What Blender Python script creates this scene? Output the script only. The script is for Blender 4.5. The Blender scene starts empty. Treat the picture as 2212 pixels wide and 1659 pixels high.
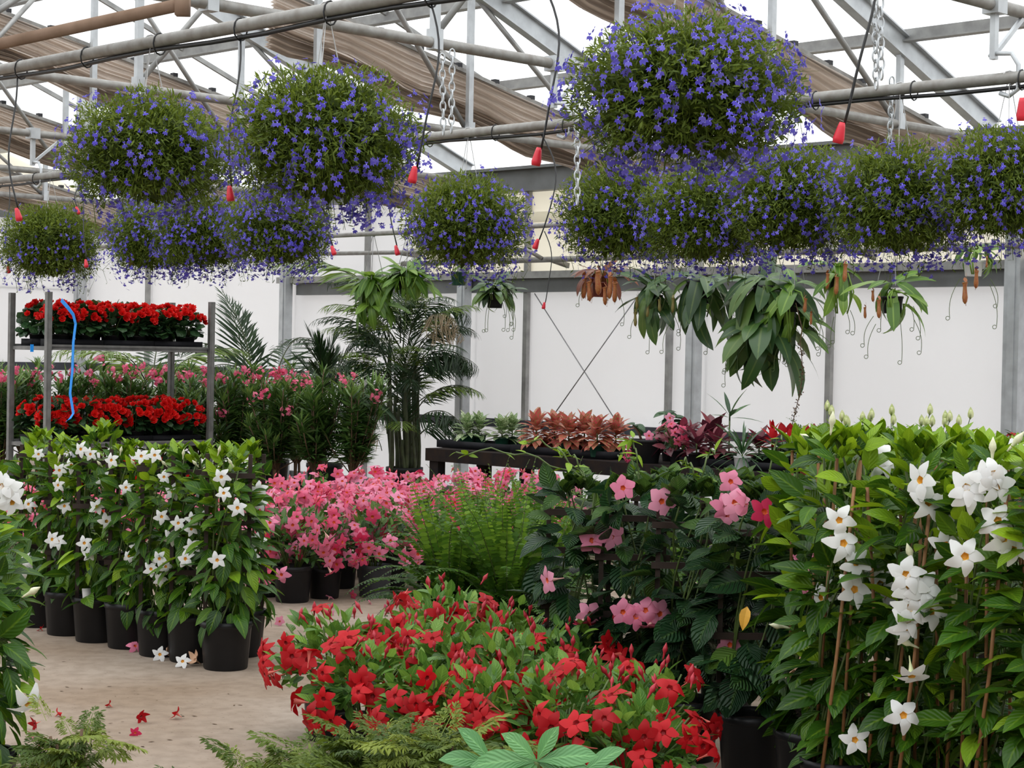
import bpy, math, random
import numpy as np
from mathutils import Vector, Matrix

# ------------------------------------------------------------------ camera, sky, exposure
sc = bpy.context.scene
F, CX, CY, EYE = 4050.0, 1106.0, 829.5, 1.5          # focal length and centre in pixels of the 2212x1659 frame
PITCH, ROLL = math.radians(0.98), math.radians(1.1)
FWD = Vector((0, math.cos(PITCH), -math.sin(PITCH)))
_r0, _u0 = Vector((1, 0, 0)), Vector((0, math.sin(PITCH), math.cos(PITCH)))
RGT = _r0 * math.cos(ROLL) + _u0 * math.sin(ROLL)
UPV = _u0 * math.cos(ROLL) - _r0 * math.sin(ROLL)
CAM = Vector((0, 0, EYE))
cd = bpy.data.cameras.new('camera'); cam = bpy.data.objects.new('camera', cd)
sc.collection.objects.link(cam)
cd.sensor_width = 36.0; cd.lens = F / 2212 * 36.0; cd.clip_start = 0.05; cd.clip_end = 300
M = Matrix((RGT, UPV, -FWD)).transposed().to_4x4(); M.translation = CAM
cam.matrix_world = M
sc.camera = cam

w = bpy.data.worlds.new('overcast_sky'); sc.world = w; w.use_nodes = True
nt = w.node_tree; nt.nodes.clear()
tc = nt.nodes.new('ShaderNodeTexCoord'); sx = nt.nodes.new('ShaderNodeSeparateXYZ')
rp = nt.nodes.new('ShaderNodeValToRGB'); mr = nt.nodes.new('ShaderNodeMapRange')
bg = nt.nodes.new('ShaderNodeBackground'); wo = nt.nodes.new('ShaderNodeOutputWorld')
mr.inputs[1].default_value = -1; mr.inputs[2].default_value = 1
rp.color_ramp.elements[0].position = 0.47; rp.color_ramp.elements[0].color = (0.22, 0.21, 0.2, 1)
rp.color_ramp.elements[1].position = 1.0; rp.color_ramp.elements[1].color = (1, 1, 1, 1)
e = rp.color_ramp.elements.new(0.505); e.color = (0.55, 0.56, 0.57, 1)
nt.links.new(tc.outputs['Generated'], sx.inputs[0]); nt.links.new(sx.outputs[2], mr.inputs[0])
nt.links.new(mr.outputs[0], rp.inputs[0]); nt.links.new(rp.outputs[0], bg.inputs[0])
bg.inputs[1].default_value = 2.75
nt.links.new(bg.outputs[0], wo.inputs[0])
sc.view_settings.view_transform = 'Standard'; sc.view_settings.look = 'None'
sc.view_settings.gamma = 1.0; sc.view_settings.use_curve_mapping = False
sc.view_settings.exposure = 0.0
cy = sc.cycles
cy.max_bounces = 6; cy.diffuse_bounces = 3; cy.glossy_bounces = 2; cy.transmission_bounces = 4
cy.transparent_max_bounces = 12; cy.caustics_reflective = False; cy.caustics_refractive = False
cy.sample_clamp_indirect = 4.0; cy.use_adaptive_sampling = True; cy.adaptive_threshold = .025
COL = sc.collection

# ------------------------------------------------------------------ placing
A = Vector((-0.702, 0.712, 0)); B = Vector((0.712, 0.702, 0))     # the two building axes (A along the back wall)
def ray(px, py): return FWD + RGT * ((px - CX) / F) - UPV * ((py - CY) / F)
def P(px, py, D): return CAM + ray(px, py) * D
def floor_at(px, py):
    r = ray(px, py); return CAM + r * (-EYE / r.z)
def at_z(px, py, z):
    r = ray(px, py); return CAM + r * ((z - EYE) / r.z)
def on_b(px, py, b):
    r = ray(px, py); return CAM + r * (b / B.dot(r))
def on_a(px, py, a):
    r = ray(px, py); return CAM + r * (a / A.dot(r))
def AB(a, b, z=0): return A * a + B * b + Vector((0, 0, z))
def gxy(px, D):                      # ground point under column px at depth D
    r = ray(px, 770); return Vector((r.x * D, r.y * D, 0))
def arr(v): return np.array(v, dtype=float)

# ------------------------------------------------------------------ materials
def new_mat(name):
    m = bpy.data.materials.new(name); m.use_nodes = True
    n = m.node_tree.nodes; n.clear()
    out = n.new('ShaderNodeOutputMaterial')
    return m, n, m.node_tree.links, out
def principled(n, col=(.5, .5, .5), rough=.5, metal=0., spec=.5):
    p = n.new('ShaderNodeBsdfPrincipled')
    p.inputs['Base Color'].default_value = (*col, 1); p.inputs['Roughness'].default_value = rough
    p.inputs['Metallic'].default_value = metal; p.inputs['Specular IOR Level'].default_value = spec
    return p
def plain(name, col, rough=.5, metal=0., spec=.5, var=0.12, scale=20., col2=None, bump=0., obj_var=0.):
    m, n, l, out = new_mat(name)
    p = principled(n, col, rough, metal, spec)
    t = n.new('ShaderNodeTexCoord'); no = n.new('ShaderNodeTexNoise'); no.inputs['Scale'].default_value = scale
    no.inputs['Detail'].default_value = 4
    l.new(t.outputs['Object'], no.inputs['Vector'])
    mx = n.new('ShaderNodeMix'); mx.data_type = 'RGBA'
    c2 = col2 if col2 else tuple(c * (1 - 2.2 * var) for c in col)
    mx.inputs['A'].default_value = (*col, 1); mx.inputs['B'].default_value = (*c2, 1)
    rr = n.new('ShaderNodeMapRange'); rr.inputs[1].default_value = .35; rr.inputs[2].default_value = .7
    l.new(no.outputs['Fac'], rr.inputs[0]); l.new(rr.outputs[0], mx.inputs['Factor'])
    colout = mx.outputs['Result']
    if obj_var:
        oi = n.new('ShaderNodeObjectInfo'); hv = n.new('ShaderNodeHueSaturation')
        r2 = n.new('ShaderNodeMapRange'); r2.inputs[3].default_value = 1 - obj_var; r2.inputs[4].default_value = 1 + obj_var
        l.new(oi.outputs['Random'], r2.inputs[0]); l.new(r2.outputs[0], hv.inputs['Value']); l.new(colout, hv.inputs['Color'])
        colout = hv.outputs['Color']
    l.new(colout, p.inputs['Base Color'])
    if bump:
        bp = n.new('ShaderNodeBump'); bp.inputs['Strength'].default_value = bump; bp.inputs['Distance'].default_value = .01
        l.new(no.outputs['Fac'], bp.inputs['Height']); l.new(bp.outputs[0], p.inputs['Normal'])
    l.new(p.outputs[0], out.inputs[0])
    return m
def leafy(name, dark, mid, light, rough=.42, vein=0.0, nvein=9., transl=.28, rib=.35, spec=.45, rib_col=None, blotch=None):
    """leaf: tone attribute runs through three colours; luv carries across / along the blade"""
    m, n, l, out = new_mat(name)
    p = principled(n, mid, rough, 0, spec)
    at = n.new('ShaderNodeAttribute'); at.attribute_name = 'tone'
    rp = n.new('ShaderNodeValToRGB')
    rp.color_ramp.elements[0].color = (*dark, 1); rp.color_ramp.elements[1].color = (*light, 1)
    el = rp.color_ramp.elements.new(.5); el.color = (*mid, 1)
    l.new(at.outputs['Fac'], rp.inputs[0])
    col = rp.outputs[0]
    lu = n.new('ShaderNodeAttribute'); lu.attribute_name = 'luv'
    s = n.new('ShaderNodeSeparateXYZ'); l.new(lu.outputs['Vector'], s.inputs[0])
    ab = n.new('ShaderNodeMath'); ab.operation = 'ABSOLUTE'; l.new(s.outputs[0], ab.inputs[0])
    if rib:
        mr = n.new('ShaderNodeMapRange'); mr.inputs[1].default_value = 0.02; mr.inputs[2].default_value = .16
        mr.inputs[3].default_value = rib; mr.inputs[4].default_value = 0
        l.new(ab.outputs[0], mr.inputs[0])
        mx = n.new('ShaderNodeMix'); mx.data_type = 'RGBA'
        mx.inputs['B'].default_value = (*(rib_col or tuple(min(1, c * 1.6 + .02) for c in light)), 1)
        l.new(mr.outputs[0], mx.inputs['Factor']); l.new(col, mx.inputs['A']); col = mx.outputs['Result']
    if blotch:
        no = n.new('ShaderNodeTexNoise'); no.inputs['Scale'].default_value = blotch[1]; no.inputs['Detail'].default_value = 2
        m2 = n.new('ShaderNodeMapRange'); m2.inputs[1].default_value = .46; m2.inputs[2].default_value = .56
        l.new(no.outputs['Fac'], m2.inputs[0])
        mb = n.new('ShaderNodeMix'); mb.data_type = 'RGBA'; mb.inputs['B'].default_value = (*blotch[0], 1)
        l.new(m2.outputs[0], mb.inputs['Factor']); l.new(col, mb.inputs['A']); col = mb.outputs['Result']
    l.new(col, p.inputs['Base Color'])
    if vein:
        mu = n.new('ShaderNodeMath'); mu.operation = 'MULTIPLY'; mu.inputs[1].default_value = -.35; l.new(ab.outputs[0], mu.inputs[0])
        ad = n.new('ShaderNodeMath'); l.new(s.outputs[1], ad.inputs[0]); l.new(mu.outputs[0], ad.inputs[1])
        m3 = n.new('ShaderNodeMath'); m3.operation = 'MULTIPLY'; m3.inputs[1].default_value = nvein * 6.283; l.new(ad.outputs[0], m3.inputs[0])
        sn = n.new('ShaderNodeMath'); sn.operation = 'SINE'; l.new(m3.outputs[0], sn.inputs[0])
        bp = n.new('ShaderNodeBump'); bp.inputs['Strength'].default_value = vein; bp.inputs['Distance'].default_value = .004
        l.new(sn.outputs[0], bp.inputs['Height']); l.new(bp.outputs[0], p.inputs['Normal'])
    tr = n.new('ShaderNodeBsdfTranslucent')
    hs = n.new('ShaderNodeHueSaturation'); hs.inputs['Value'].default_value = 1.5; hs.inputs['Hue'].default_value = .485
    l.new(col, hs.inputs['Color']); l.new(hs.outputs[0], tr.inputs['Color'])
    ms = n.new('ShaderNodeMixShader'); ms.inputs[0].default_value = transl
    l.new(p.outputs[0], ms.inputs[1]); l.new(tr.outputs[0], ms.inputs[2]); l.new(ms.outputs[0], out.inputs[0])
    return m
def petal(name, col, col2, transl=.3, rough=.55):
    m, n, l, out = new_mat(name)
    oi = n.new('ShaderNodeObjectInfo'); mx = n.new('ShaderNodeMix'); mx.data_type = 'RGBA'
    at = n.new('ShaderNodeAttribute'); at.attribute_name = 'tone'
    ad = n.new('ShaderNodeMath'); ad.operation = 'ADD'; l.new(oi.outputs['Random'], ad.inputs[0]); l.new(at.outputs['Fac'], ad.inputs[1])
    fr = n.new('ShaderNodeMath'); fr.operation = 'FRACT'; l.new(ad.outputs[0], fr.inputs[0])
    mx.inputs['A'].default_value = (*col, 1); mx.inputs['B'].default_value = (*col2, 1); l.new(fr.outputs[0], mx.inputs['Factor'])
    p = principled(n, col, rough, 0, .3); l.new(mx.outputs['Result'], p.inputs['Base Color'])
    tr = n.new('ShaderNodeBsdfTranslucent'); l.new(mx.outputs['Result'], tr.inputs['Color'])
    ms = n.new('ShaderNodeMixShader'); ms.inputs[0].default_value = transl
    l.new(p.outputs[0], ms.inputs[1]); l.new(tr.outputs[0], ms.inputs[2]); l.new(ms.outputs[0], out.inputs[0])
    return m
def sheet(name, col, trans, streak=.06):
    """milky plastic glazing that lets daylight through"""
    m, n, l, out = new_mat(name)
    t = n.new('ShaderNodeTexCoord'); mp = n.new('ShaderNodeMapping'); mp.inputs['Scale'].default_value = (.8, .8, .35)
    no = n.new('ShaderNodeTexNoise'); no.inputs['Scale'].default_value = 1.5; no.inputs['Detail'].default_value = 5
    l.new(t.outputs['Object'], mp.inputs[0]); l.new(mp.outputs[0], no.inputs['Vector'])
    mx = n.new('ShaderNodeMix'); mx.data_type = 'RGBA'
    mx.inputs['A'].default_value = (*col, 1); mx.inputs['B'].default_value = (*[c * (1 - streak * 2) for c in col], 1)
    l.new(no.outputs['Fac'], mx.inputs['Factor'])
    d = n.new('ShaderNodeBsdfDiffuse'); tr = n.new('ShaderNodeBsdfTranslucent')
    l.new(mx.outputs['Result'], d.inputs[0]); l.new(mx.outputs['Result'], tr.inputs[0])
    ms = n.new('ShaderNodeMixShader'); ms.inputs[0].default_value = trans
    l.new(d.outputs[0], ms.inputs[1]); l.new(tr.outputs[0], ms.inputs[2]); l.new(ms.outputs[0], out.inputs[0])
    return m
def clear_sheet(name):
    m, n, l, out = new_mat(name)
    t = n.new('ShaderNodeBsdfTransparent'); t.inputs[0].default_value = (.93, .945, .95, 1)
    g = n.new('ShaderNodeBsdfGlossy'); g.inputs['Roughness'].default_value = .15
    fr = n.new('ShaderNodeFresnel'); fr.inputs[0].default_value = 1.25
    ms = n.new('ShaderNodeMixShader')
    l.new(fr.outputs[0], ms.inputs[0]); l.new(t.outputs[0], ms.inputs[1]); l.new(g.outputs[0], ms.inputs[2]); l.new(ms.outputs[0], out.inputs[0])
    return m
def concrete(name):
    m, n, l, out = new_mat(name)
    p = principled(n, (.4, .33, .27), .72, 0, .25)
    t = n.new('ShaderNodeTexCoord')
    n1 = n.new('ShaderNodeTexNoise'); n1.inputs['Scale'].default_value = .9; n1.inputs['Detail'].default_value = 6
    n2 = n.new('ShaderNodeTexNoise'); n2.inputs['Scale'].default_value = 14; n2.inputs['Detail'].default_value = 8
    n3 = n.new('ShaderNodeTexNoise'); n3.inputs['Scale'].default_value = 60; n3.inputs['Detail'].default_value = 3
    for k in (n1, n2, n3): l.new(t.outputs['Object'], k.inputs['Vector'])
    r1 = n.new('ShaderNodeValToRGB'); r1.color_ramp.elements[0].position = .35; r1.color_ramp.elements[1].position = .68
    r1.color_ramp.elements[0].color = (.25, .182, .128, 1); r1.color_ramp.elements[1].color = (.37, .305, .25, 1)
    l.new(n1.outputs['Fac'], r1.inputs[0])
    m1 = n.new('ShaderNodeMix'); m1.data_type = 'RGBA'; m1.blend_type = 'MULTIPLY'; m1.inputs['Factor'].default_value = 1
    r2 = n.new('ShaderNodeValToRGB'); r2.color_ramp.elements[0].position = .3; r2.color_ramp.elements[1].position = .6
    r2.color_ramp.elements[0].color = (.78, .76, .74, 1); r2.color_ramp.elements[1].color = (1, 1, 1, 1)
    l.new(n2.outputs['Fac'], r2.inputs[0])
    l.new(r1.outputs[0], m1.inputs['A']); l.new(r2.outputs[0], m1.inputs['B'])
    m2 = n.new('ShaderNodeMix'); m2.data_type = 'RGBA'; m2.blend_type = 'MULTIPLY'; m2.inputs['Factor'].default_value = 1
    r3 = n.new('ShaderNodeValToRGB'); r3.color_ramp.elements[0].position = .27; r3.color_ramp.elements[1].position = .36
    r3.color_ramp.elements[0].color = (.6, .56, .52, 1); r3.color_ramp.elements[1].color = (1, 1, 1, 1)
    l.new(n3.outputs['Fac'], r3.inputs[0]); l.new(m1.outputs['Result'], m2.inputs['A']); l.new(r3.outputs[0], m2.inputs['B'])
    l.new(m2.outputs['Result'], p.inputs['Base Color'])
    bp = n.new('ShaderNodeBump'); bp.inputs['Strength'].default_value = .25; bp.inputs['Distance'].default_value = .004
    l.new(n2.outputs['Fac'], bp.inputs['Height']); l.new(bp.outputs[0], p.inputs['Normal']); l.new(p.outputs[0], out.inputs[0])
    return m

MT = {}
MT['floor'] = concrete('weathered_concrete')
MT['steel'] = plain('galvanised_steel', (.40, .40, .39), .45, .35, .5, scale=9, col2=(.27, .27, .265))
MT['steel_light'] = plain('bright_galvanised_steel', (.58, .61, .63), .4, .3, .5, scale=9, col2=(.46, .48, .5))
MT['pipe'] = plain('weathered_pipe', (.34, .335, .32), .55, .3, .4, scale=16, col2=(.24, .225, .205))
MT['gutter'] = plain('grey_gutter', (.20, .21, .215), .5, .2, .4, scale=4, col2=(.15, .155, .155))
MT['trolley'] = plain('dull_trolley_steel', (.20, .20, .195), .5, .2, .4, scale=14, col2=(.13, .13, .125))
MT['blocker_wall'] = plain('plain_grey_wall', (.26, .27, .26), .8)
MT['rail'] = plain('dark_rail', (.055, .06, .075), .5, .1, .4, scale=5)
MT['brown_pipe'] = plain('brown_cloth_roll', (.30, .205, .15), .8, 0, .2, scale=6, col2=(.22, .145, .10))
MT['shade'] = sheet('shade_cloth', (.78, .70, .63), .6, .08)
MT['clip'] = plain('dark_plastic', (.02, .02, .025), .5)
MT['wall'] = sheet('milky_wall_sheet', (.93, .935, .945), .62, .025)
MT['cream'] = sheet('cream_wall_sheet', (.97, .95, .87), .7, .03)
MT['roof'] = clear_sheet('clear_roof_sheet')
MT['pot'] = plain('black_nursery_plastic', (.008, .008, .009), .42, 0, .28, scale=10, col2=(.012, .012, .014))
MT['pot_dusty'] = plain('dusty_black_plastic', (.03, .034, .042), .5, 0, .4, scale=10, col2=(.05, .055, .065))
MT['green_pot'] = plain('green_plastic', (.01, .06, .035), .4)
MT['white_pot'] = plain('white_plastic', (.75, .76, .76), .4, var=.03)
MT['terra_pot'] = plain('red_brown_plastic', (.16, .022, .014), .45)
MT['soil'] = plain('potting_soil', (.03, .018, .012), .95, 0, .1, scale=60, bump=.6)
MT['stem'] = plain('green_stem', (.09, .14, .03), .55, scale=30)
MT['woody'] = plain('woody_stem', (.13, .075, .04), .8, scale=30)
MT['palmstem'] = plain('palm_stem', (.06, .085, .028), .55, scale=14, col2=(.03, .03, .012))
MT['bamboo'] = plain('bamboo_stake', (.30, .145, .055), .6, scale=25, col2=(.2, .085, .03))
MT['trellis'] = plain('dark_brown_wood', (.035, .018, .012), .7, scale=20)
MT['bench'] = plain('dark_bench_timber', (.016, .014, .015), .85, 0, .08, scale=12, col2=(.03, .02, .015))
MT['tray'] = plain('black_tray_plastic', (.012, .012, .015), .6, 0, .15)
MT['trim_tan'] = plain('tan_trim', (.42, .35, .30), .8)
MT['blue'] = plain('blue_strap', (.0, .27, .85), .5, var=.04)
MT['redplastic'] = plain('red_plastic', (.70, .022, .045), .4, var=.05)
MT['tube'] = plain('black_tube', (.012, .012, .013), .4)
MT['wire'] = plain('thin_wire', (.33, .33, .34), .4, .5)
MT['white_wire'] = plain('pale_plastic_wire', (.6, .6, .6), .5)
MT['tag'] = plain('white_tag', (.72, .70, .68), .5, var=.04)
# leaves
MT['lf_white'] = leafy('mandevilla_leaf', (.010, .038, .005), (.044, .128, .008), (.26, .42, .016), .36, .25, 7, .25, .18, .3)
MT['lf_quilt'] = leafy('quilted_mandevilla_leaf', (.008, .030, .012), (.020, .068, .020), (.13, .25, .03), .36, .9, 8, .18, .15, .35)
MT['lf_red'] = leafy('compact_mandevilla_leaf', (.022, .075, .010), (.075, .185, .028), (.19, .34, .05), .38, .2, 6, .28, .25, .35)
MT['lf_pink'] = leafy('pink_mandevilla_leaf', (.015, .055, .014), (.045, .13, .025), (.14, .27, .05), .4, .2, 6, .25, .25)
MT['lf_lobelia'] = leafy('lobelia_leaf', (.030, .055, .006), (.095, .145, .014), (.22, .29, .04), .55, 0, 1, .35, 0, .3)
MT['lf_fern'] = leafy('fern_pinna', (.014, .050, .007), (.060, .150, .013), (.19, .33, .03), .5, 0, 1, .35, 0, .3)
MT['lf_palm'] = leafy('palm_leaflet', (.010, .030, .010), (.028, .070, .020), (.09, .16, .035), .4, 0, 1, .2, .2)
MT['lf_palm_light'] = leafy('pale_palm_leaflet', (.05, .10, .02), (.11, .19, .035), (.22, .32, .06), .42, 0, 1, .3, .2)
MT['lf_palm_dry'] = leafy('dry_palm_leaflet', (.25, .19, .11), (.38, .29, .18), (.5, .42, .28), .6, 0, 1, .2, .1)
MT['lf_oleander'] = leafy('oleander_leaf', (.016, .055, .012), (.060, .135, .026), (.19, .30, .06), .42, 0, 1, .2, .35)
MT['lf_begonia'] = leafy('begonia_leaf', (.010, .035, .012), (.022, .065, .020), (.06, .13, .035), .38, .2, 4, .15, .15)
MT['lf_aralia'] = leafy('aralia_leaflet', (.022, .055, .006), (.105, .155, .018), (.28, .33, .05), .55, 0, 1, .3, 0, .3)
MT['lf_money'] = leafy('money_tree_leaflet', (.05, .17, .055), (.11, .30, .10), (.2, .42, .16), .38, .35, 8, .28, .35)
MT['lf_nep'] = leafy('pitcher_plant_leaf', (.020, .055, .020), (.050, .12, .032), (.19, .29, .06), .36, 0, 1, .25, .45, .5, (.22, .30, .08))
MT['lf_nep_light'] = leafy('pale_pitcher_plant_leaf', (.05, .13, .018), (.12, .25, .03), (.28, .42, .07), .38, 0, 1, .3, .4)
MT['lf_nep_red'] = leafy('reddish_pitcher_plant_leaf', (.10, .03, .018), (.20, .06, .03), (.28, .12, .04), .4, 0, 1, .25, .3)
MT['lf_cream'] = leafy('cream_variegated_leaf', (.14, .24, .08), (.46, .54, .32), (.68, .70, .50), .45, .2, 5, .25, .2, blotch=((.09, .19, .05), 40))
MT['lf_redleaf'] = leafy('red_variegated_leaf', (.36, .05, .05), (.60, .10, .095), (.66, .26, .18), .42, .2, 5, .25, .25, rib_col=(.6, .12, .1), blotch=((.30, .22, .09), 30))
MT['lf_maroon'] = leafy('maroon_leaf', (.04, .010, .014), (.12, .022, .032), (.32, .05, .07), .4, 0, 1, .2, .2, rib_col=(.4, .08, .12))
MT['lf_dark'] = leafy('dark_green_leaf', (.012, .04, .016), (.028, .08, .028), (.08, .18, .05), .36, .3, 5, .18, .25)
# petals
MT['pt_white'] = petal('white_petal', (.88, .88, .87), (.80, .80, .80), .3)
MT['pt_pink'] = petal('pink_petal', (.62, .02, .09), (.84, .30, .46), .3)
MT['pt_rose'] = petal('rose_petal', (.80, .24, .38), (.86, .36, .50), .3)
MT['pt_red'] = petal('red_petal', (.34, .002, .006), (.54, .006, .012), .25, .6)
MT['pt_begonia'] = petal('scarlet_petal', (.62, .006, .006), (.80, .016, .012), .25, .5)
MT['pt_lobelia'] = petal('violet_blue_petal', (.105, .085, .52), (.21, .17, .72), .35)
MT['pt_lobelia_deep'] = petal('deep_violet_petal', (.10, .07, .56), (.14, .11, .70), .35)
MT['pt_oleander'] = petal('oleander_petal', (.80, .09, .22), (.84, .25, .36), .3)
MT['throat_y'] = plain('yellow_throat', (.80, .42, .05), .6, var=.05)
MT['throat_o'] = plain('orange_throat', (.75, .13, .03), .6, var=.05)
MT['throat_r'] = plain('deep_red_throat', (.30, .002, .006), .6, var=.05)
MT['tube_w'] = plain('pale_flower_tube', (.66, .70, .38), .55, var=.05)
MT['tube_p'] = plain('pinkish_flower_tube', (.75, .42, .36), .55, var=.05)
MT['tube_r'] = plain('cream_red_flower_tube', (.62, .12, .09), .55, var=.05)
MT['bud_w'] = plain('cream_bud', (.75, .76, .52), .5, var=.05)
MT['bud_r'] = plain('crimson_bud', (.42, .012, .03), .5, var=.05)
MT['bud_p'] = plain('pink_bud', (.72, .10, .14), .5, var=.05)
MT['eye_white'] = plain('white_eye', (.45, .45, .85), .6, var=.02)
MT['wilt'] = plain('wilted_petal', (.62, .38, .24), .7, var=.1)
MT['pitcher_r'] = plain('red_pitcher', (.34, .07, .028), .4, scale=14, col2=(.38, .20, .05))
MT['pitcher_g'] = plain('green_pitcher', (.16, .20, .045), .4, scale=14, col2=(.22, .10, .03))
MT['spadix'] = plain('peace_lily_spathe', (.72, .74, .42), .5, scale=20, col2=(.42, .52, .16))
MT['rachis'] = plain('frond_rachis', (.07, .10, .025), .5, scale=20)

# ------------------------------------------------------------------ mesh building
def nrm(v):
    v = np.asarray(v, float); return v / np.maximum(np.linalg.norm(v, axis=-1, keepdims=True), 1e-9)
def frames(d, up):
    """rotation matrices with columns side, direction, normal"""
    y = nrm(d); x = np.cross(y, up); bad = np.linalg.norm(x, axis=-1) < 1e-4
    if bad.any(): x[bad] = np.cross(y[bad], np.array([.31, .2, .93]))
    x = nrm(x); z = np.cross(x, y)
    return np.stack([x, y, z], axis=-1)
class T:                              # a template shape: verts, quads/tris, luv
    def __init__(s, v, f, luv=None, mat=None, tone=None):
        s.v = np.asarray(v, float); s.f = f; s.luv = np.zeros((len(s.v), 3)) if luv is None else np.asarray(luv, float)
        s.mat = mat if mat is not None else [0] * len(f)
        s.tone = np.zeros(len(s.v)) if tone is None else np.asarray(tone, float)
class MB:
    def __init__(s):
        s.v = []; s.n = 0; s.loops = []; s.tot = []; s.mi = []; s.tone = []; s.luv = []
    def raw(s, v, f, mat=0, tone=0.5, luv=None):
        v = np.asarray(v, float)
        s.v.append(v)
        for q in f:
            s.loops.append(np.asarray(q) + s.n); s.tot.append(np.array([len(q)]))
        s.mi.append(np.full(len(f), mat, int) if np.isscalar(mat) else np.asarray(mat))
        s.tone.append(np.full(len(v), tone) if np.isscalar(tone) else np.asarray(tone))
        s.luv.append(np.zeros((len(v), 3)) if luv is None else np.asarray(luv))
        s.n += len(v)
    def inst(s, t, R, pos, scale=1.0, tone=0.5, matofs=0):
        R = np.asarray(R, float); pos = np.asarray(pos, float); k = len(pos)
        if k == 0: return
        sca = np.asarray(scale, float); sca = sca.reshape(-1, 1, 1) if sca.ndim < 2 else sca[:, None, :]
        V = np.einsum('nij,nvj->nvi', R, np.broadcast_to(t.v[None] * sca, (k,) + t.v.shape)) + pos[:, None]
        nv = len(t.v)
        fl = np.concatenate([np.asarray(q) for q in t.f]); ft = np.array([len(q) for q in t.f])
        ofs = s.n + np.arange(k) * nv
        s.v.append(V.reshape(-1, 3)); s.loops.append((fl[None] + ofs[:, None]).reshape(-1)); s.tot.append(np.tile(ft, k))
        s.mi.append(np.tile(np.asarray(t.mat) + matofs, k))
        tn = np.broadcast_to(np.asarray(tone, float), (k,))
        s.tone.append((tn[:, None] + t.tone[None]).reshape(-1)); s.luv.append(np.tile(t.luv, (k, 1)))
        s.n += k * nv
    def tube(s, pts, r, n=6, mat=0, tone=.5, cap=True):
        pts = np.asarray(pts, float); m = len(pts); r = np.broadcast_to(np.asarray(r, float), (m,))
        tg = np.gradient(pts, axis=0); tg = nrm(tg)
        up = np.array([0, 0, 1.]) if abs(tg[0][2]) < .9 else np.array([0, 1., 0])
        x = nrm(np.cross(tg[0], up)); fr = []
        for i in range(m):
            x = x - tg[i] * np.dot(x, tg[i]); x = nrm(x); fr.append((x, np.cross(tg[i], x)))
        a = np.arange(n) * 2 * math.pi / n
        V = np.concatenate([pts[i] + r[i] * (np.cos(a)[:, None] * fr[i][0] + np.sin(a)[:, None] * fr[i][1]) for i in range(m)])
        f = [(i * n + j, i * n + (j + 1) % n, (i + 1) * n + (j + 1) % n, (i + 1) * n + j) for i in range(m - 1) for j in range(n)]
        if cap and n > 2: f += [tuple(range(n - 1, -1, -1)), tuple((m - 1) * n + j for j in range(n))]
        s.raw(V, f, mat, tone)
    def ribbon(s, pts, wd, mat=0, tone=.5, side=None):
        pts = np.asarray(pts, float); tg = nrm(np.gradient(pts, axis=0))
        sd = nrm(np.cross(tg, side if side is not None else np.array([.3, .2, .9])))
        wd = np.broadcast_to(np.asarray(wd, float), (len(pts),))[:, None]
        V = np.concatenate([pts - sd * wd / 2, pts + sd * wd / 2]); m = len(pts)
        s.raw(V, [(i, i + 1, m + i + 1, m + i) for i in range(m - 1)], mat, tone)
    def beam(s, p, q, wd, ht, mat=0, up=(0, 0, 1)):
        p = arr(p); q = arr(q); R = frames((q - p)[None], np.array([up], float))[0]; L = np.linalg.norm(q - p)
        c = np.array([[x, y, z] for y in (0, L) for x in (-wd / 2, wd / 2) for z in (-ht / 2, ht / 2)])
        s.raw(p + c @ R.T, [(0, 2, 3, 1), (4, 5, 7, 6), (0, 1, 5, 4), (2, 6, 7, 3), (0, 4, 6, 2), (1, 3, 7, 5)], mat)
    def ibeam(s, p, q, wd, ht, th=.012, mat=0, up=(0, 0, 1)):
        p = arr(p); q = arr(q); R = frames((q - p)[None], np.array([up], float))[0]; z = R[:, 2]
        s.beam(p, q, th, ht, mat, up)
        s.beam(p + z * ht / 2, q + z * ht / 2, wd, th, mat, up); s.beam(p - z * ht / 2, q - z * ht / 2, wd, th, mat, up)
    def box(s, c, sz, mat=0, rz=0.):
        c = arr(c); x, y, z = (k / 2 for k in sz)
        V = np.array([[i * x, j * y, k * z] for i in (-1, 1) for j in (-1, 1) for k in (-1, 1)])
        ca, sa = math.cos(rz), math.sin(rz); V = V @ np.array([[ca, sa, 0], [-sa, ca, 0], [0, 0, 1]])
        s.raw(V + c, [(0, 1, 3, 2), (4, 6, 7, 5), (0, 4, 5, 1), (2, 3, 7, 6), (0, 2, 6, 4), (1, 5, 7, 3)], mat)
    def lathe(s, prof, n=28, mat=0, c=(0, 0, 0), rib=0., sq=0.):
        """prof: list of (radius, z); rib: fluting on the side; sq: squareness"""
        a = np.arange(n) * 2 * math.pi / n; V = []
        for k, (r, z) in enumerate(prof):
            rr = r * (1 + rib * (np.arange(n) % 2)) if rib and 0 < k < len(prof) else np.full(n, r)
            if sq: rr = rr / np.maximum(np.abs(np.cos(a)), np.abs(np.sin(a))) ** sq
            V.append(np.stack([rr * np.cos(a), rr * np.sin(a), np.full(n, z)], 1))
        m = len(prof); f = [(i * n + j, i * n + (j + 1) % n, (i + 1) * n + (j + 1) % n, (i + 1) * n + j) for i in range(m - 1) for j in range(n)]
        f.append(tuple(range(n - 1, -1, -1))) if prof[0][0] > 0 else None
        s.raw(np.concatenate(V) + arr(c), f, mat)
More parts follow.
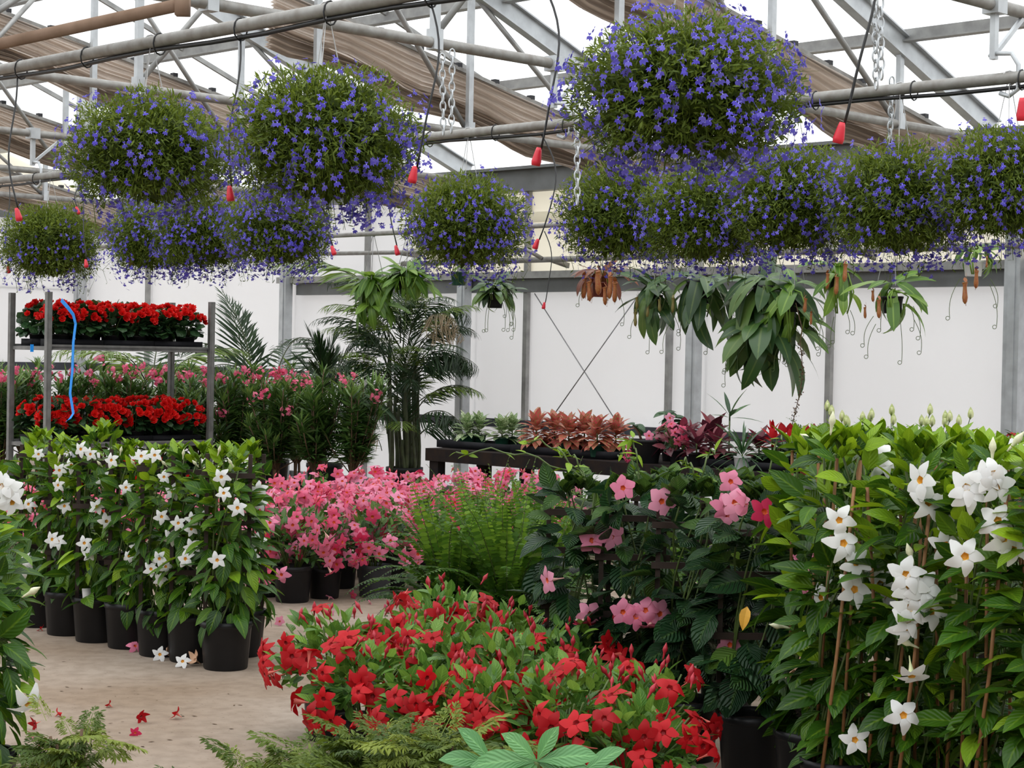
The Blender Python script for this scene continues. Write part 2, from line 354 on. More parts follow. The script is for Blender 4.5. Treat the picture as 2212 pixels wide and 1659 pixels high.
    def mesh(s, name, mats, smooth=True):
        me = bpy.data.meshes.new(name)
        V = np.concatenate(s.v); lp = np.concatenate(s.loops).astype(np.int32); tt = np.concatenate(s.tot).astype(np.int32)
        st = np.concatenate([[0], np.cumsum(tt)[:-1]]).astype(np.int32)
        me.vertices.add(len(V)); me.vertices.foreach_set('co', V.astype(np.float32).ravel())
        me.loops.add(len(lp)); me.loops.foreach_set('vertex_index', lp)
        me.polygons.add(len(tt)); me.polygons.foreach_set('loop_start', st)
        for m in (mats if isinstance(mats, (list, tuple)) else [mats]): me.materials.append(MT[m] if isinstance(m, str) else m)
        me.polygons.foreach_set('material_index', np.concatenate(s.mi).astype(np.int32))
        me.update(calc_edges=True); me.validate()
        if len(me.vertices) == len(V):
            a = me.attributes.new('tone', 'FLOAT', 'POINT'); a.data.foreach_set('value', np.concatenate(s.tone).astype(np.float32))
            a = me.attributes.new('luv', 'FLOAT_VECTOR', 'POINT'); a.data.foreach_set('vector', np.concatenate(s.luv).astype(np.float32).ravel())
        me.polygons.foreach_set('use_smooth', np.full(len(me.polygons), smooth))
        return me
    def build(s, name, mats, parent=None, smooth=False, world=False):
        me = s.mesh(name, mats, smooth); o = bpy.data.objects.new(name, me); COL.objects.link(o)
        if parent is not None:
            o.parent = parent
            if world: o.location = -parent.location
        return o
SOIL = {}
def put(name, me, parent=None, loc=(0, 0, 0), R=None, scale=1.0, rz=None):
    o = bpy.data.objects.new(name, me); COL.objects.link(o); o.parent = parent; o.location = loc
    if R is not None: o.rotation_euler = Matrix(np.asarray(R).tolist()).to_euler()
    elif rz is not None: o.rotation_euler = (0, 0, rz)
    o.scale = (scale,) * 3 if np.isscalar(scale) else scale
    if name == 'pot' and me.name in SOIL: s_ = bpy.data.objects.new('soil', SOIL[me.name]); COL.objects.link(s_); s_.parent = o
    return o
def tag(o, label, cat, group=None, kind=None):
    o['label'] = label; o['category'] = cat
    if group: o['group'] = group
    if kind: o['kind'] = kind
    return o
def thing(name, label, cat, loc=(0, 0, 0), rz=0, group=None):
    o = bpy.data.objects.new(name, None); COL.objects.link(o); o.location = loc; o.rotation_euler = (0, 0, rz); o.empty_display_size = .1
    return tag(o, label, cat, group)
def struct(o): o['kind'] = 'structure'; return o
ORD = ['first', 'second', 'third', 'fourth', 'fifth', 'sixth', 'seventh', 'eighth', 'ninth', 'tenth']

# ------------------------------------------------------------------ leaf and flower shapes
def prof_fn(kind, t):
    if kind == 'ovate': return np.sin(np.pi * t ** .75) ** .8
    if kind == 'round': return np.sqrt(np.maximum(0, 1 - (2 * t - 1) ** 2))
    if kind == 'lance': return np.sin(np.pi * t ** .8) ** .9
    if kind == 'strap': return np.minimum(1, np.minimum(t * 5 + .25, (1 - t) * 3.2)) ** .7
    if kind == 'obov': return np.sin(np.pi * t ** 1.35) ** .85
    return np.sin(np.pi * t)
def leaf_t(W=.45, seg=5, fold=.22, droop=.25, kind='ovate', wave=0., curl=2.):
    t = np.linspace(0, 1, seg + 1); wd = np.maximum(prof_fn(kind, t) * W / 2, .006)
    th = droop * t ** (curl - 1) * 1.0
    y = np.concatenate([[0], np.cumsum(np.cos(th[1:]) / seg)]); z = -np.concatenate([[0], np.cumsum(np.sin(th[1:]) / seg)])
    V = []; L = []
    for sgn in (-1, 0, 1):
        V.append(np.stack([sgn * wd, y, z + abs(sgn) * (fold * wd + wave * np.sin(t * 9 + sgn) * W)], 1)); L.append(np.stack([np.full(seg + 1, float(sgn)), t, t * 0], 1))
    m = seg + 1
    f = [(k * m + i, (k + 1) * m + i, (k + 1) * m + i + 1, k * m + i + 1) for k in (0, 1) for i in range(seg)]
    return T(np.concatenate(V), f, np.concatenate(L))
def blade_t(W=.2, droop=.2, seg=2):      # cheap narrow blade: diamond strip
    t = np.linspace(0, 1, seg + 2)[1:-1]
    V = [[0, 0, 0]]; 
    for k in t: V += [[-W / 2, k, -droop * k * k], [W / 2, k, -droop * k * k]]
    V.append([0, 1, -droop]); n = len(V) - 1; f = [(0, 2, 1)]
    for i in range(seg - 1): f.append((1 + 2 * i, 2 + 2 * i, 4 + 2 * i, 3 + 2 * i))
    f.append((n - 2, n - 1, n)); luv = [[.5, v[1], 0] for v in V]
    return T(V, f, luv)
def merge(parts):                        # parts: list of (T, R, pos, scale, mat)
    v = []; f = []; lu = []; mt = []; tn = []; n = 0
    for t, R, pos, sca, mat in parts:
        v.append((t.v * sca) @ np.asarray(R).T + np.asarray(pos)); f += [tuple(np.asarray(q) + n) for q in t.f]; lu.append(t.luv)
        mt += [mat] * len(t.f); tn.append(t.tone); n += len(t.v)
    return T(np.concatenate(v), f, np.concatenate(lu), mt, np.concatenate(tn))
def rot(ax, a):
    c, s = math.cos(a), math.sin(a)
    return np.array([[1, 0, 0], [0, c, -s], [0, s, c]]) if ax == 'x' else np.array([[c, 0, s], [0, 1, 0], [-s, 0, c]]) if ax == 'y' else np.array([[c, -s, 0], [s, c, 0], [0, 0, 1]])
I3 = np.eye(3)
def cone_t(r0, z0, r1, z1, n=8):
    a = np.arange(n) * 2 * math.pi / n
    V = np.concatenate([np.stack([r0 * np.cos(a), r0 * np.sin(a), a * 0 + z0], 1), np.stack([r1 * np.cos(a), r1 * np.sin(a), a * 0 + z1], 1)])
    return T(V, [(i, (i + 1) % n, n + (i + 1) % n, n + i) for i in range(n)])
def pin_petal(reflex=.15, skew=.25, wid=.62, curl=.0):
    """one pinwheel petal from radius .22 to 1, axis +z"""
    rows = [(.20, -.18, .18), (.45, -.36, .36), (.68, -wid * .60, wid * .66), (.88, -wid * .28, wid * .66), (1.14, skew * .55, skew * 1.05)]
    V = []; 
    for r, a, b in rows:
        for u in (0, .5, 1):
            x = a + (b - a) * u; V.append([x, r, -.08 + .22 * min(r, .5) - reflex * max(0, r - .45) ** 1.5 * 2 + .06 * (u - .5) - curl * (u - .5) ** 2])
    f = [(i * 3 + j, i * 3 + j + 1, i * 3 + j + 4, i * 3 + j + 3) for i in range(len(rows) - 1) for j in (0, 1)]
    return T(V, f)
def trumpet(petmat, thrmat, tubmat, name, reflex=.15, tube=1.1, n=5, seed=0, wid=.64):
    rnd = random.Random(seed); parts = []
    for k in range(n):
        p = pin_petal(reflex + rnd.uniform(-.08, .12), .25, wid + rnd.uniform(-.05, .05), rnd.uniform(-.05, .2)); parts.append((p, rot('z', k * 2 * math.pi / n + rnd.uniform(-.08, .08)), (0, 0, 0), 1, 0))
    parts.append((cone_t(.24, -.06, .13, -.32), I3, (0, 0, 0), 1, 1)); parts.append((cone_t(.25, -.03, .17, -.40), I3, (0, 0, 0), 1, 2))
    parts.append((cone_t(.17, -.40, .06, -.4 - tube * .55), I3, (0, 0, 0), 1, 2)); parts.append((cone_t(.06, -.4 - tube * .55, .035, -.4 - tube), I3, (0, 0, 0), 1, 2))
    parts.append((cone_t(.14, -.29, .0, -.33), I3, (0, 0, 0), 1, 1))
    mb = MB(); t = merge(parts); mb.inst(t, I3[None], [(0, 0, 0)]); mb.tone = [np.zeros(mb.n)]
    return mb.mesh(name, [petmat, thrmat, tubmat])
FLOWER = {}
for k, (a, b, c) in dict(white=('pt_white', 'throat_y', 'tube_w'), rose=('pt_rose', 'throat_o', 'tube_p'), pink=('pt_pink', 'throat_o', 'tube_p'), red=('pt_red', 'throat_r', 'tube_r')).items():
    FLOWER[k] = [trumpet(a, b, c, k + '_trumpet_flower', rf, tb, seed=i, wid=dict(white=.52, rose=.72).get(k, .6)) for i, (rf, tb) in enumerate([(.05, 1.1), (.25, 1.0), (.5, 1.2)])]
FLOWER['redwilt'] = [trumpet('pt_red', 'throat_r', 'tube_r', 'withered_red_flower', r_, 1.3, seed=s_, wid=.5) for s_, r_ in ((3, -.75), (4, -.5))]
FLOWER['wilt'] = [trumpet('wilt', 'wilt', 'wilt', 'wilted_flower', -.6, 1., seed=9)]
def bud_mesh(mat, name):
    mb = MB(); z = np.linspace(0, 1, 8); r = [.03, .05, .06, .085, .15, .13, .07, .01]
    mb.tube(np.stack([np.sin(z * 1.3) * .08, 0 * z, z], 1), r, 6); return mb.mesh(name, [mat])
BUD = dict(white=bud_mesh('bud_w', 'cream_bud'), red=bud_mesh('bud_r', 'crimson_bud'), pink=bud_mesh('bud_p', 'pink_bud'), rose=bud_mesh('tube_p', 'rose_bud'))
def begonia_mesh(seed):
    rnd = random.Random(seed); parts = []; pt = leaf_t(.95, 3, -.25, -.5, 'round')
    for ring, (n, tilt, sc_) in enumerate([(6, .15, 1.0), (5, .55, .8), (4, 1.0, .55)]):
        for k in range(n):
            a = k * 2 * math.pi / n + ring * .5 + rnd.uniform(-.15, .15)
            parts.append((pt, rot('z', a) @ rot('x', tilt + rnd.uniform(-.1, .1)), (0, 0, ring * .06), sc_ * rnd.uniform(.9, 1.08), 0))
    mb = MB(); mb.inst(merge(parts), I3[None], [(0, 0, 0)]); mb.tone = [np.zeros(mb.n)]; return mb.mesh('begonia_rosette', ['pt_begonia'])
FLOWER['begonia'] = [begonia_mesh(s) for s in (1, 2, 3)]
def lob_t():
    q = leaf_t(.62, 2, .1, .25, 'obov'); parts = []
    for a, s_ in ((-.62, .95), (0, 1.0), (.62, .95)): parts.append((q, rot('z', math.pi + a) @ rot('x', .1), (0, 0, 0), s_, 0))
    for a in (-.45, .45): parts.append((q, rot('z', a) @ rot('x', .5), (0, 0, 0), np.array([.5, .6, 1]), 0))
    e_ = T([[-.07, -.16, .06], [.07, -.16, .06], [.06, .03, .06], [-.06, .03, .06]], [(0, 1, 2, 3)]); parts.append((e_, I3, (0, 0, 0), 1, 1))
    return merge(parts)
LOBT = lob_t()
def lob_mesh(m1):
    mb = MB(); mb.inst(LOBT, I3[None], [(0, 0, 0)]); mb.tone = [np.zeros(mb.n)]; return mb.mesh('lobelia_blossom', [m1, 'eye_white'])
FLOWER['lobelia'] = [lob_mesh('pt_lobelia'), lob_mesh('pt_lobelia_deep')]
def cluster_mesh(seed, nfl=15):
    rnd = np.random.RandomState(seed); mb = MB(); q = leaf_t(.75, 2, -.1, .35, 'obov'); parts = [(q, rot('z', k * 1.2566) @ rot('x', .25), (0, 0, 0), 1, 0) for k in range(5)]
    t = merge(parts); d = nrm(rnd.randn(nfl, 3) + np.array([0, -.3, .5])); 
    for i in range(nfl):
        R = frames(np.cross(d[i], [.3, .5, .1])[None], d[i][None])[0]
        mb.inst(t, R[None], [d[i] * rnd.uniform(.5, 1.15) * [1, 1, .8]], .36, rnd.rand() * .5)
    return mb.mesh('oleander_cluster', ['pt_oleander'])
FLOWER['oleander'] = [cluster_mesh(s) for s in (1, 2, 3)]
def face_R(d, roll=0.):
    """rotation taking +z to d"""
    d = nrm(np.asarray(d, float)); up = np.array([0, 0, 1.]) if abs(d[2]) < .95 else np.array([0, 1., 0])
    x = nrm(np.cross(up, d)); y = np.cross(d, x); R = np.stack([x, y, d], -1)
    return R @ rot('z', roll)
def pot_mesh(name, rt, rb, h, mat, rib=.022, n=44, sq=0., soil=True):
    mb = MB(); t = .012
    mb.lathe([(rb, 0), (rb * 1.02, .004), (rb + (rt - rb) * .86, h * .86), (rt * .99, h * .87), (rt * 1.03, h * .89), (rt * 1.03, h), (rt * .97, h), (rt * .93, h * .9), (rt * .9, h * .72)], n, 0, rib=0 if sq else rib, sq=sq)
    if soil:
        a = np.arange(n) * 2 * math.pi / n; rr = rt * .93 / (np.maximum(np.abs(np.cos(a)), np.abs(np.sin(a))) ** sq if sq else 1)
        sb = MB(); sb.raw(np.concatenate([np.stack([rr * np.cos(a), rr * np.sin(a), np.full(n, h * .84)], 1), np.stack([rr * .6 * np.cos(a), rr * .6 * np.sin(a), np.full(n, h * .88)], 1)]), [(k, (k + 1) % n, n + (k + 1) % n, n + k) for k in range(n)] + [tuple(range(n, 2 * n))])
    me = mb.mesh(name, [mat])
    if soil: SOIL[me.name] = sb.mesh('potting_soil', ['soil'])
    return me

# ------------------------------------------------------------------ the greenhouse shell
EAVE, WB, RID, SLOPE = 3.27, 13.4, 8.83, 0.38           # eave height, back wall (b), ridge (b), roof slope
AEND = 21.6                                            # end wall (a)
def roof_z(b): return EAVE + (WB - RID - abs(b - RID)) * SLOPE
mb = MB(); mb.raw([[-22, -6, 0], [22, -6, 0], [22, 40, 0], [-22, 40, 0], [-22, -6, -.15], [22, -6, -.15], [22, 40, -.15], [-22, 40, -.15]], [(0, 1, 2, 3), (7, 6, 5, 4), (0, 4, 5, 1), (1, 5, 6, 2), (2, 6, 7, 3), (3, 7, 4, 0)])
struct(mb.build('floor', 'floor'))
# saw-cut joints in the slab
mb = MB()
for p, q in (((430, 1424), (780, 1404)), ((1690, 1602), (1760, 1588))):
    p = floor_at(*p); q = floor_at(*q); mb.beam(p + Vector((0, 0, .0005)), q + Vector((0, 0, .0005)), .006, .003)
o = struct(mb.build('trim_1', 'clip'))
# roof sheets (both slopes of the bay in view and the two bays beside it)
rc = bpy.data.objects.new('ceiling', None); COL.objects.link(rc); struct(rc)
for b0, b1, b2 in ((RID - 4.57, RID, WB), (RID - 13.71, RID - 9.14, RID - 4.57)):
    for p, q, zp, zq in ((b0, b1, EAVE, EAVE + 4.57 * SLOPE), (b1, b2, EAVE + 4.57 * SLOPE, EAVE)):
        mb = MB(); mb.raw([arr(AB(-6, p, zp + .22)), arr(AB(AEND, p, zp + .22)), arr(AB(AEND, q, zq + .22)), arr(AB(-6, q, zq + .22))], [(0, 1, 2, 3)])
        mb.build('roof_sheet', 'roof', rc)
# back wall: sheets between the mullions, frames, rails
wb = bpy.data.objects.new('wall_back', None); COL.objects.link(wb); struct(wb)
def wquad(a0, a1, z0, z1, mat, off=.06, name='panel'):
    mb = MB(); pts = [AB(a, b, z) for b in (WB + off, WB + off + .02) for a, z in ((a0, z0), (a1, z0), (a1, z1), (a0, z1))]
    mb.raw([arr(p) for p in pts], [(3, 2, 1, 0), (4, 5, 6, 7), (0, 1, 5, 4), (2, 3, 7, 6), (1, 2, 6, 5), (3, 0, 4, 7)]); return mb.build(name, mat, wb)
edges = [-4, 1.9, 4.95, 7.8, 9.67, 11.1, 11.55, 13.4, 14.2, 15.9, 17.25]
for a0, a1 in zip(edges[:-1], edges[1:]):
    wquad(a0, a1, 0, 2.2, 'wall')
for a0, a1 in ((-4, 4.95), (4.95, 7.8), (7.8, 9.67), (9.67, 11.1), (11.1, 13.4), (13.4, 15.2)): wquad(a0, a1, 2.2, EAVE, 'cream')
wquad(15.2, 17.25, 2.2, EAVE, 'wall')
for a0, a1 in ((17.25, 18.6), (18.6, 20.2), (20.2, AEND + .25)): wquad(a0, a1, 0, EAVE, 'wall')
def wbeam(a0, a1, z, wd, ht, mat, name, b=WB, parent=None):
    mb = MB(); mb.beam(AB(a0, b, z), AB(a1, b, z), wd, ht); return mb.build(name, mat, parent)
for a in (1.9, 4.95, 9.67, 11.5, 13.4, 15.9, 20.2):
    mb = MB(); mb.beam(AB(a, WB, 0), AB(a, WB, EAVE), .055, .05, 0, tuple(B)); mb.build('mullion', 'steel', wb)
wbeam(17.1, -4, 2.17, .10, .13, 'gutter', 'rail', parent=wb); wbeam(17.4, -4, 2.275, .16, .07, 'steel', 'rail', WB - .03, wb)
wbeam(17.25, -4, .77, .06, .085, 'rail', 'rail', parent=wb); wbeam(AEND, 17.25, 1.2, .06, .10, 'rail', 'rail', parent=wb)
wbeam(15.2, -4, 2.86, .05, .10, 'cream', 'rail', parent=wb); wbeam(15.2, -4, 2.76, .05, .025, 'trim_tan', 'rail', parent=wb)
wbeam(17.25, -4, .03, .08, .10, 'gutter', 'rail', parent=wb)
mb = MB(); mb.beam(AB(AEND, WB - .02, EAVE - .04), AB(-4, WB - .02, EAVE - .04), .14, .22); mb.beam(AB(AEND, WB - .12, EAVE + .08), AB(-4, WB - .12, EAVE + .08), .06, .03); struct(mb.build('trim_2', 'gutter'))
k = 3
for a, wd in ((1.9, .12), (4.95, .12), (7.8, .14), (11.1, .115), (14.2, .115), (17.2, .115), (AEND, .13)):
    mb = MB(); p = AB(a, WB - .12, 0); t2 = EAVE + (1.6 if a == AEND else 0)
    mb.beam(p, p + Vector((0, 0, t2)), wd, wd * .9, 0, tuple(B)); q = p - B * (wd * .46)
    mb.beam(q, q + Vector((0, 0, t2)), wd * .45, .02, 0, tuple(B)); mb.box(p + Vector((0, 0, .01)), (.2, .2, .02), 0, math.radians(45))
    struct(mb.build('trim_%d' % k, 'steel_light')); k += 1
wl = bpy.data.objects.new('wall_left', None); COL.objects.link(wl); struct(wl)
def lq(b0, b1, z0, z1, mat, tri=None):
    mb = MB(); z1b = tri if tri else z1; V = [arr(AB(AEND + d, b, z)) for d in (.06, .08) for b, z in ((b0, z0), (b1, z0), (b1, z1b), (b0, z1))]
    mb.raw(V, [(0, 1, 2, 3), (7, 6, 5, 4), (0, 4, 5, 1), (2, 6, 7, 3), (1, 5, 6, 2), (3, 7, 4, 0)]); mb.build('panel', mat, wl)
for b0, b1 in ((4.26, 6.5), (6.5, 8.83), (8.83, 11.1), (11.1, 13.55)):
    lq(b0, b1, 0, 2.2, 'wall'); lq(b0, b1, 2.2, EAVE - .1, 'wall'); lq(b0, b1, EAVE - .1, roof_z(b0) + .2, 'cream', roof_z(b1) + .2)
for z, ht, m in ((1.2, .10, 'rail'), (EAVE - .12, .12, 'gutter'), (4.1, .06, 'steel_light')):
    mb = MB(); mb.beam(AB(AEND, 4.26, z), AB(AEND, 13.3 if z < 4 else 11.2, z), .06, ht); mb.build('rail', m, wl)
for b in (6.5, 8.83, 11.1):
    mb = MB(); mb.beam(AB(AEND, b, 0), AB(AEND, b, roof_z(b)), .055, .05, 0, tuple(A)); mb.build('mullion', 'steel', wl)

# unseen solid walls, added behind and beside the camera to block side daylight
for nm, p, q in (('blocker_wall_front', (-5, -4.2), (AEND, -4.2)), ('blocker_wall_right', (-5, -4.2), (-5, 13.5))):
    mb = MB(); mb.beam(AB(*p, 1.7), AB(*q, 1.7), .1, 3.4); struct(mb.build(nm, 'blocker_wall'))
# roof trusses: bottom pipe, two I-section rafters, web struts
TRUSS = [5.0, 8.05, 11.1, 14.2, 17.25, 20.3]
PLACE = ['over the big blue basket', 'above the middle row of blue baskets', 'with the crossed bracing below it', 'towards the corner post', 'close to the end wall', 'last before the end wall']
NTH = ['nearest', 'second nearest', 'third nearest', 'fourth nearest', 'fifth nearest', 'farthest']
pan = [RID - 3.14, RID - 1.57, RID, RID + 1.57, RID + 3.14]
for i, a in enumerate(TRUSS):
    t = thing('roof_truss', '%s of the galvanised roof trusses crossing the greenhouse overhead' % NTH[i], 'truss', AB(a, RID, EAVE), 0, 'roof trusses')
    mb = MB(); mb.tube([AB(a, RID - 4.57, EAVE), AB(a, WB - .1, EAVE)], .032, 10); mb.build('bottom_chord', 'pipe', t, True, True)
    for s_ in (-1, 1):
        mb = MB(); mb.ibeam(AB(a, RID, roof_z(RID) + .06), AB(a, RID + s_ * 4.5, EAVE + .08), .085, .16); mb.build('rafter', 'steel_light', t, False, True)
    for j, b in enumerate(pan):
        mb = MB(); mb.beam(AB(a, b, EAVE), AB(a, b, roof_z(b)), .05, .04, 0, tuple(A)); mb.box(AB(a, b, EAVE + .02), (.07, .07, .12), 0, math.radians(45)); mb.build('strut', 'steel_light', t, False, True)
        if j != 2:
            s_ = 1 if j < 2 else -1
            mb = MB(); mb.tube([AB(a + .03, b, EAVE + .02), AB(a + .03, b + s_ * 1.5, roof_z(b + s_ * 1.5))], .022, 8); mb.build('strut', 'steel', t, True, True)
# purlins and light glazing bars
for b, lab in ((12.05, 'low on the slope above the wall'), (10.8, 'halfway up the slope'), (9.55, 'just under the ridge')):
    mb = MB(); z = roof_z(b) + .16; mb.beam(AB(-5, b, z), AB(AEND, b, z), .05, .09); mb.beam(AB(-5, b - .02, z - .045), AB(AEND, b - .02, z - .045), .09, .012)
    tag(mb.build('roof_purlin', 'steel'), 'long grey steel roof purlin running %s' % lab, 'purlin', 'roof purlins')
for i, a in enumerate((3.5, 6.5, 9.67, 12.6, 15.7, 18.8)):
    mb = MB()
    mb.beam(AB(a, RID, roof_z(RID) + .19), AB(a, WB, EAVE + .19), .03, .045)
    tag(mb.build('glazing_bar', 'steel'), '%s thin sloping roof bar midway between two trusses' % NTH[i], 'roof bar', 'roof glazing bars')
# shade curtains bunched along the trusses
for i, a in enumerate(TRUSS[1:6]):
    a0 = a + .10; rnd = np.random.RandomState(40 + i)
    t = thing('shade_curtain', '%s of the brown shade curtains bunched along the trusses' % NTH[i if i < 4 else 5], 'curtain', AB(a0, RID, 3.9), 0, 'bunched shade curtains')
    nb = 26; b0 = RID - (.35 if i < 2 else 1.4); bs = np.linspace(b0, WB - .35, nb); zc = 4.10 - (bs - RID) * .205
    for nm, lo, hi, amp in (('curtain_fold', .02, .30, .04), ('curtain_fold', .26, .42, .055)):
        nz = 25; V = []
        for q, (b, z) in enumerate(zip(bs, zc)):
            sag = .035 * math.sin(q * .9 + i) + .02 * rnd.rand()
            for k2 in range(nz):
                u = k2 / (nz - 1); V.append(arr(AB(a0 + amp * (1 if k2 % 2 else -1) * (.6 + .4 * math.sin(q * .5 + k2)) + (.05 if lo > .1 else 0), b, z - lo - (hi - lo) * u - sag * u)))
        mb = MB(); mb.raw(V, [(q * nz + j, q * nz + j + 1, (q + 1) * nz + j + 1, (q + 1) * nz + j) for q in range(nb - 1) for j in range(nz - 1)]); mb.build(nm, 'shade', t, False, True)
    mb = MB(); mb.beam(AB(a0, bs[0], zc[0]), AB(a0, bs[-1], zc[-1]), .05, .03); mb.build('track', 'pipe', t, False, True)
    for b in np.arange(b0 + .2, WB - .6, .42):
        mb = MB(); mb.box(AB(a0, b, 4.10 - (b - RID) * .205 + .03), (.05, .05, .035), 0, math.radians(45)); mb.build('clip', 'clip', t, False, True)

# long pipes for the hanging rows
PB, PZ = {1: 4.9, 2: 8.25, 3: 11.6}, {1: 2.9, 2: 2.9, 3: 2.6}
for k2, lab in ((1, 'nearest grey pipe carrying hanging baskets, rising across the upper picture'), (2, 'middle grey pipe carrying the long row of blue hanging baskets'), (3, 'thin grey pipe near the wall carrying the pitcher plants')):
    t = thing('hanging_pipe', lab, 'pipe', AB(8, PB[k2], PZ[k2]), 0, 'pipes of the hanging rows')
    r = .030 if k2 < 3 else .022
    mb = MB(); mb.tube([AB(-3, PB[k2], PZ[k2]), AB(AEND - .1, PB[k2], PZ[k2])], r, 12); mb.build('pipe', 'pipe', t, True, True)
    if k2 < 3:
        aa = np.linspace(-3, AEND - .2, 60); mb = MB(); mb.tube([arr(AB(a, PB[k2], PZ[k2] - .045 - .008 * math.sin(a * 4))) for a in aa], .011, 6); mb.build('water_line', 'tube', t, True, True)
        for a in np.arange(.5, 16, .62):
            mb = MB(); x = AB(a, PB[k2], PZ[k2] - .015); ang = np.linspace(0, 2 * math.pi, 13)
            mb.tube([arr(x + B * (.036 * math.sin(q)) + Vector((0, 0, .05 * math.cos(q)))) for q in ang], .004, 5, cap=False); mb.build('cable_tie', 'tube', t, True, True)
mb = MB(); mb.tube([AB(20, 4.72, 2.90), AB(6.92, 4.72, 2.99)], .029, 12); mb.box(AB(6.88, 4.72, 2.99), (.06, .06, .1))
tag(mb.build('rolled_cloth', 'brown_pipe', None, True), 'thick brown cloth-wrapped pipe slanting across the upper left corner', 'pipe')
# wall-side pipe runs
mb = MB(); mb.tube([AB(15, WB - .28, 2.41), AB(-3, WB - .28, 2.41)], .028, 8)
for a in (12.8, 9.2, 5.5): mb.beam(AB(a, WB - .28, 2.41), AB(a, WB - .03, 2.36), .03, .05)
tag(mb.build('wall_pipe', 'pipe', None, True), 'grey service pipe running along the wall above its heavy middle beam', 'pipe', 'wall pipes')
mb = MB(); mb.tube([AB(17, WB - .4, 2.55), AB(13.0, WB - .4, 2.50), AB(12.9, WB - .3, 2.42)], .022, 8); mb.beam(AB(15, WB - .4, 2.53), AB(15, WB - .03, 2.5), .03, .04)
tag(mb.build('wall_pipe', 'pipe', None, True), 'shorter thin wall pipe ending beside the green pot of the pitcher plants', 'pipe', 'wall pipes')
# crossed bracing wires
for p, q, lab in (((1165, 650), (1345, 932), 'bracing wire falling to the right across the white wall'), ((1370, 650), (1190, 905), 'bracing wire rising to the right across the white wall')):
    mb = MB(); a_, b_ = on_b(*p, WB - .06), on_b(*q, WB - .06); d = (b_ - a_) * .06; mb.tube([a_ - d, b_ + d], .006, 5); tag(mb.build('bracing_wire', 'wire', None, True), lab, 'wire', 'crossed wall bracing')
# brackets that hang the middle pipe from the trusses
for a, lab in ((5.0, 'white hook bracket under the nearest truss holding the pipe at upper right'), (8.05, 'hook bracket under the second nearest truss beside the red tube weight'), (14.2, 'hook bracket at upper left above the small round basket')):
    t = thing('pipe_bracket', lab, 'bracket', AB(a, 8.25, 2.9), 0, 'pipe hook brackets')
    mb = MB(); mb.beam(AB(a, 8.25, EAVE + .02), AB(a, 8.25, 3.0), .035, .03, 0, tuple(A)); mb.box(AB(a, 8.25, EAVE), (.09, .09, .09), 0, .8); mb.build('hanger', 'steel_light', t, False, True)
    mb = MB(); mb.beam(AB(a, 8.55, EAVE), AB(a, 8.25, 3.02), .022, .02, 0, tuple(A)); mb.build('brace', 'steel_light', t, False, True)
    mb = MB(); mb.tube([arr(AB(a - s1, 8.25 + d1, z1)) for s1, d1, z1 in ((-.05, .05, 3.03), (0, 0, 3.03), (.1, 0, 3.02), (.14, 0, 2.96), (.14, 0, 2.84), (.09, 0, 2.81), (.04, 0, 2.83))], .012, 8); mb.build('hook', 'steel_light', t, True, True)
def chain(p, q, mat='steel_light', link=.055):
    p = arr(p); q = arr(q); n = max(2, int(np.linalg.norm(q - p) / (link * .72))); mb = MB(); d = nrm(q - p); a1 = nrm(np.cross(d, [1, .3, .1])); a2 = np.cross(d, a1)
    ang = np.linspace(0, 2 * math.pi, 11)
    for i in range(n):
        c = p + (q - p) * (i + .5) / n; s_ = a1 if i % 2 else a2
        mb.tube([c + d * link * .5 * math.cos(x) + s_ * link * .27 * math.sin(x) for x in ang], link * .085, 5, cap=False)
    return mb.mesh('chain_links', [mat])
CH = [((955, 118), (958, 290), 9.85, 'pale chain at top centre, the one farther from the red weights'), ((977, 108), (975, 285), 9.75, 'pale chain at top centre, just left of a strut'), ((1889, -5), (1893, 190), 8.25, 'pale chain at upper right, the longer strand by the black tube'), ((1902, -5), (1904, 170), 8.2, 'pale chain at upper right, the shorter strand'),
      ((1243, 318), (1247, 440), 9.6, 'pale chain hanging down behind the big blue basket'), ((1925, 255), (1921, 330), 10.0, 'small pale chain above the second basket from the right edge')]
for p, q, D, lab in CH:
    a_, b_ = P(*p, D), P(*q, D); a_.z = max(a_.z, 3.0); o = put('chain', chain(a_ - b_, (0, 0, 0)), None, b_); tag(o, lab, 'chain', 'hanging chains')

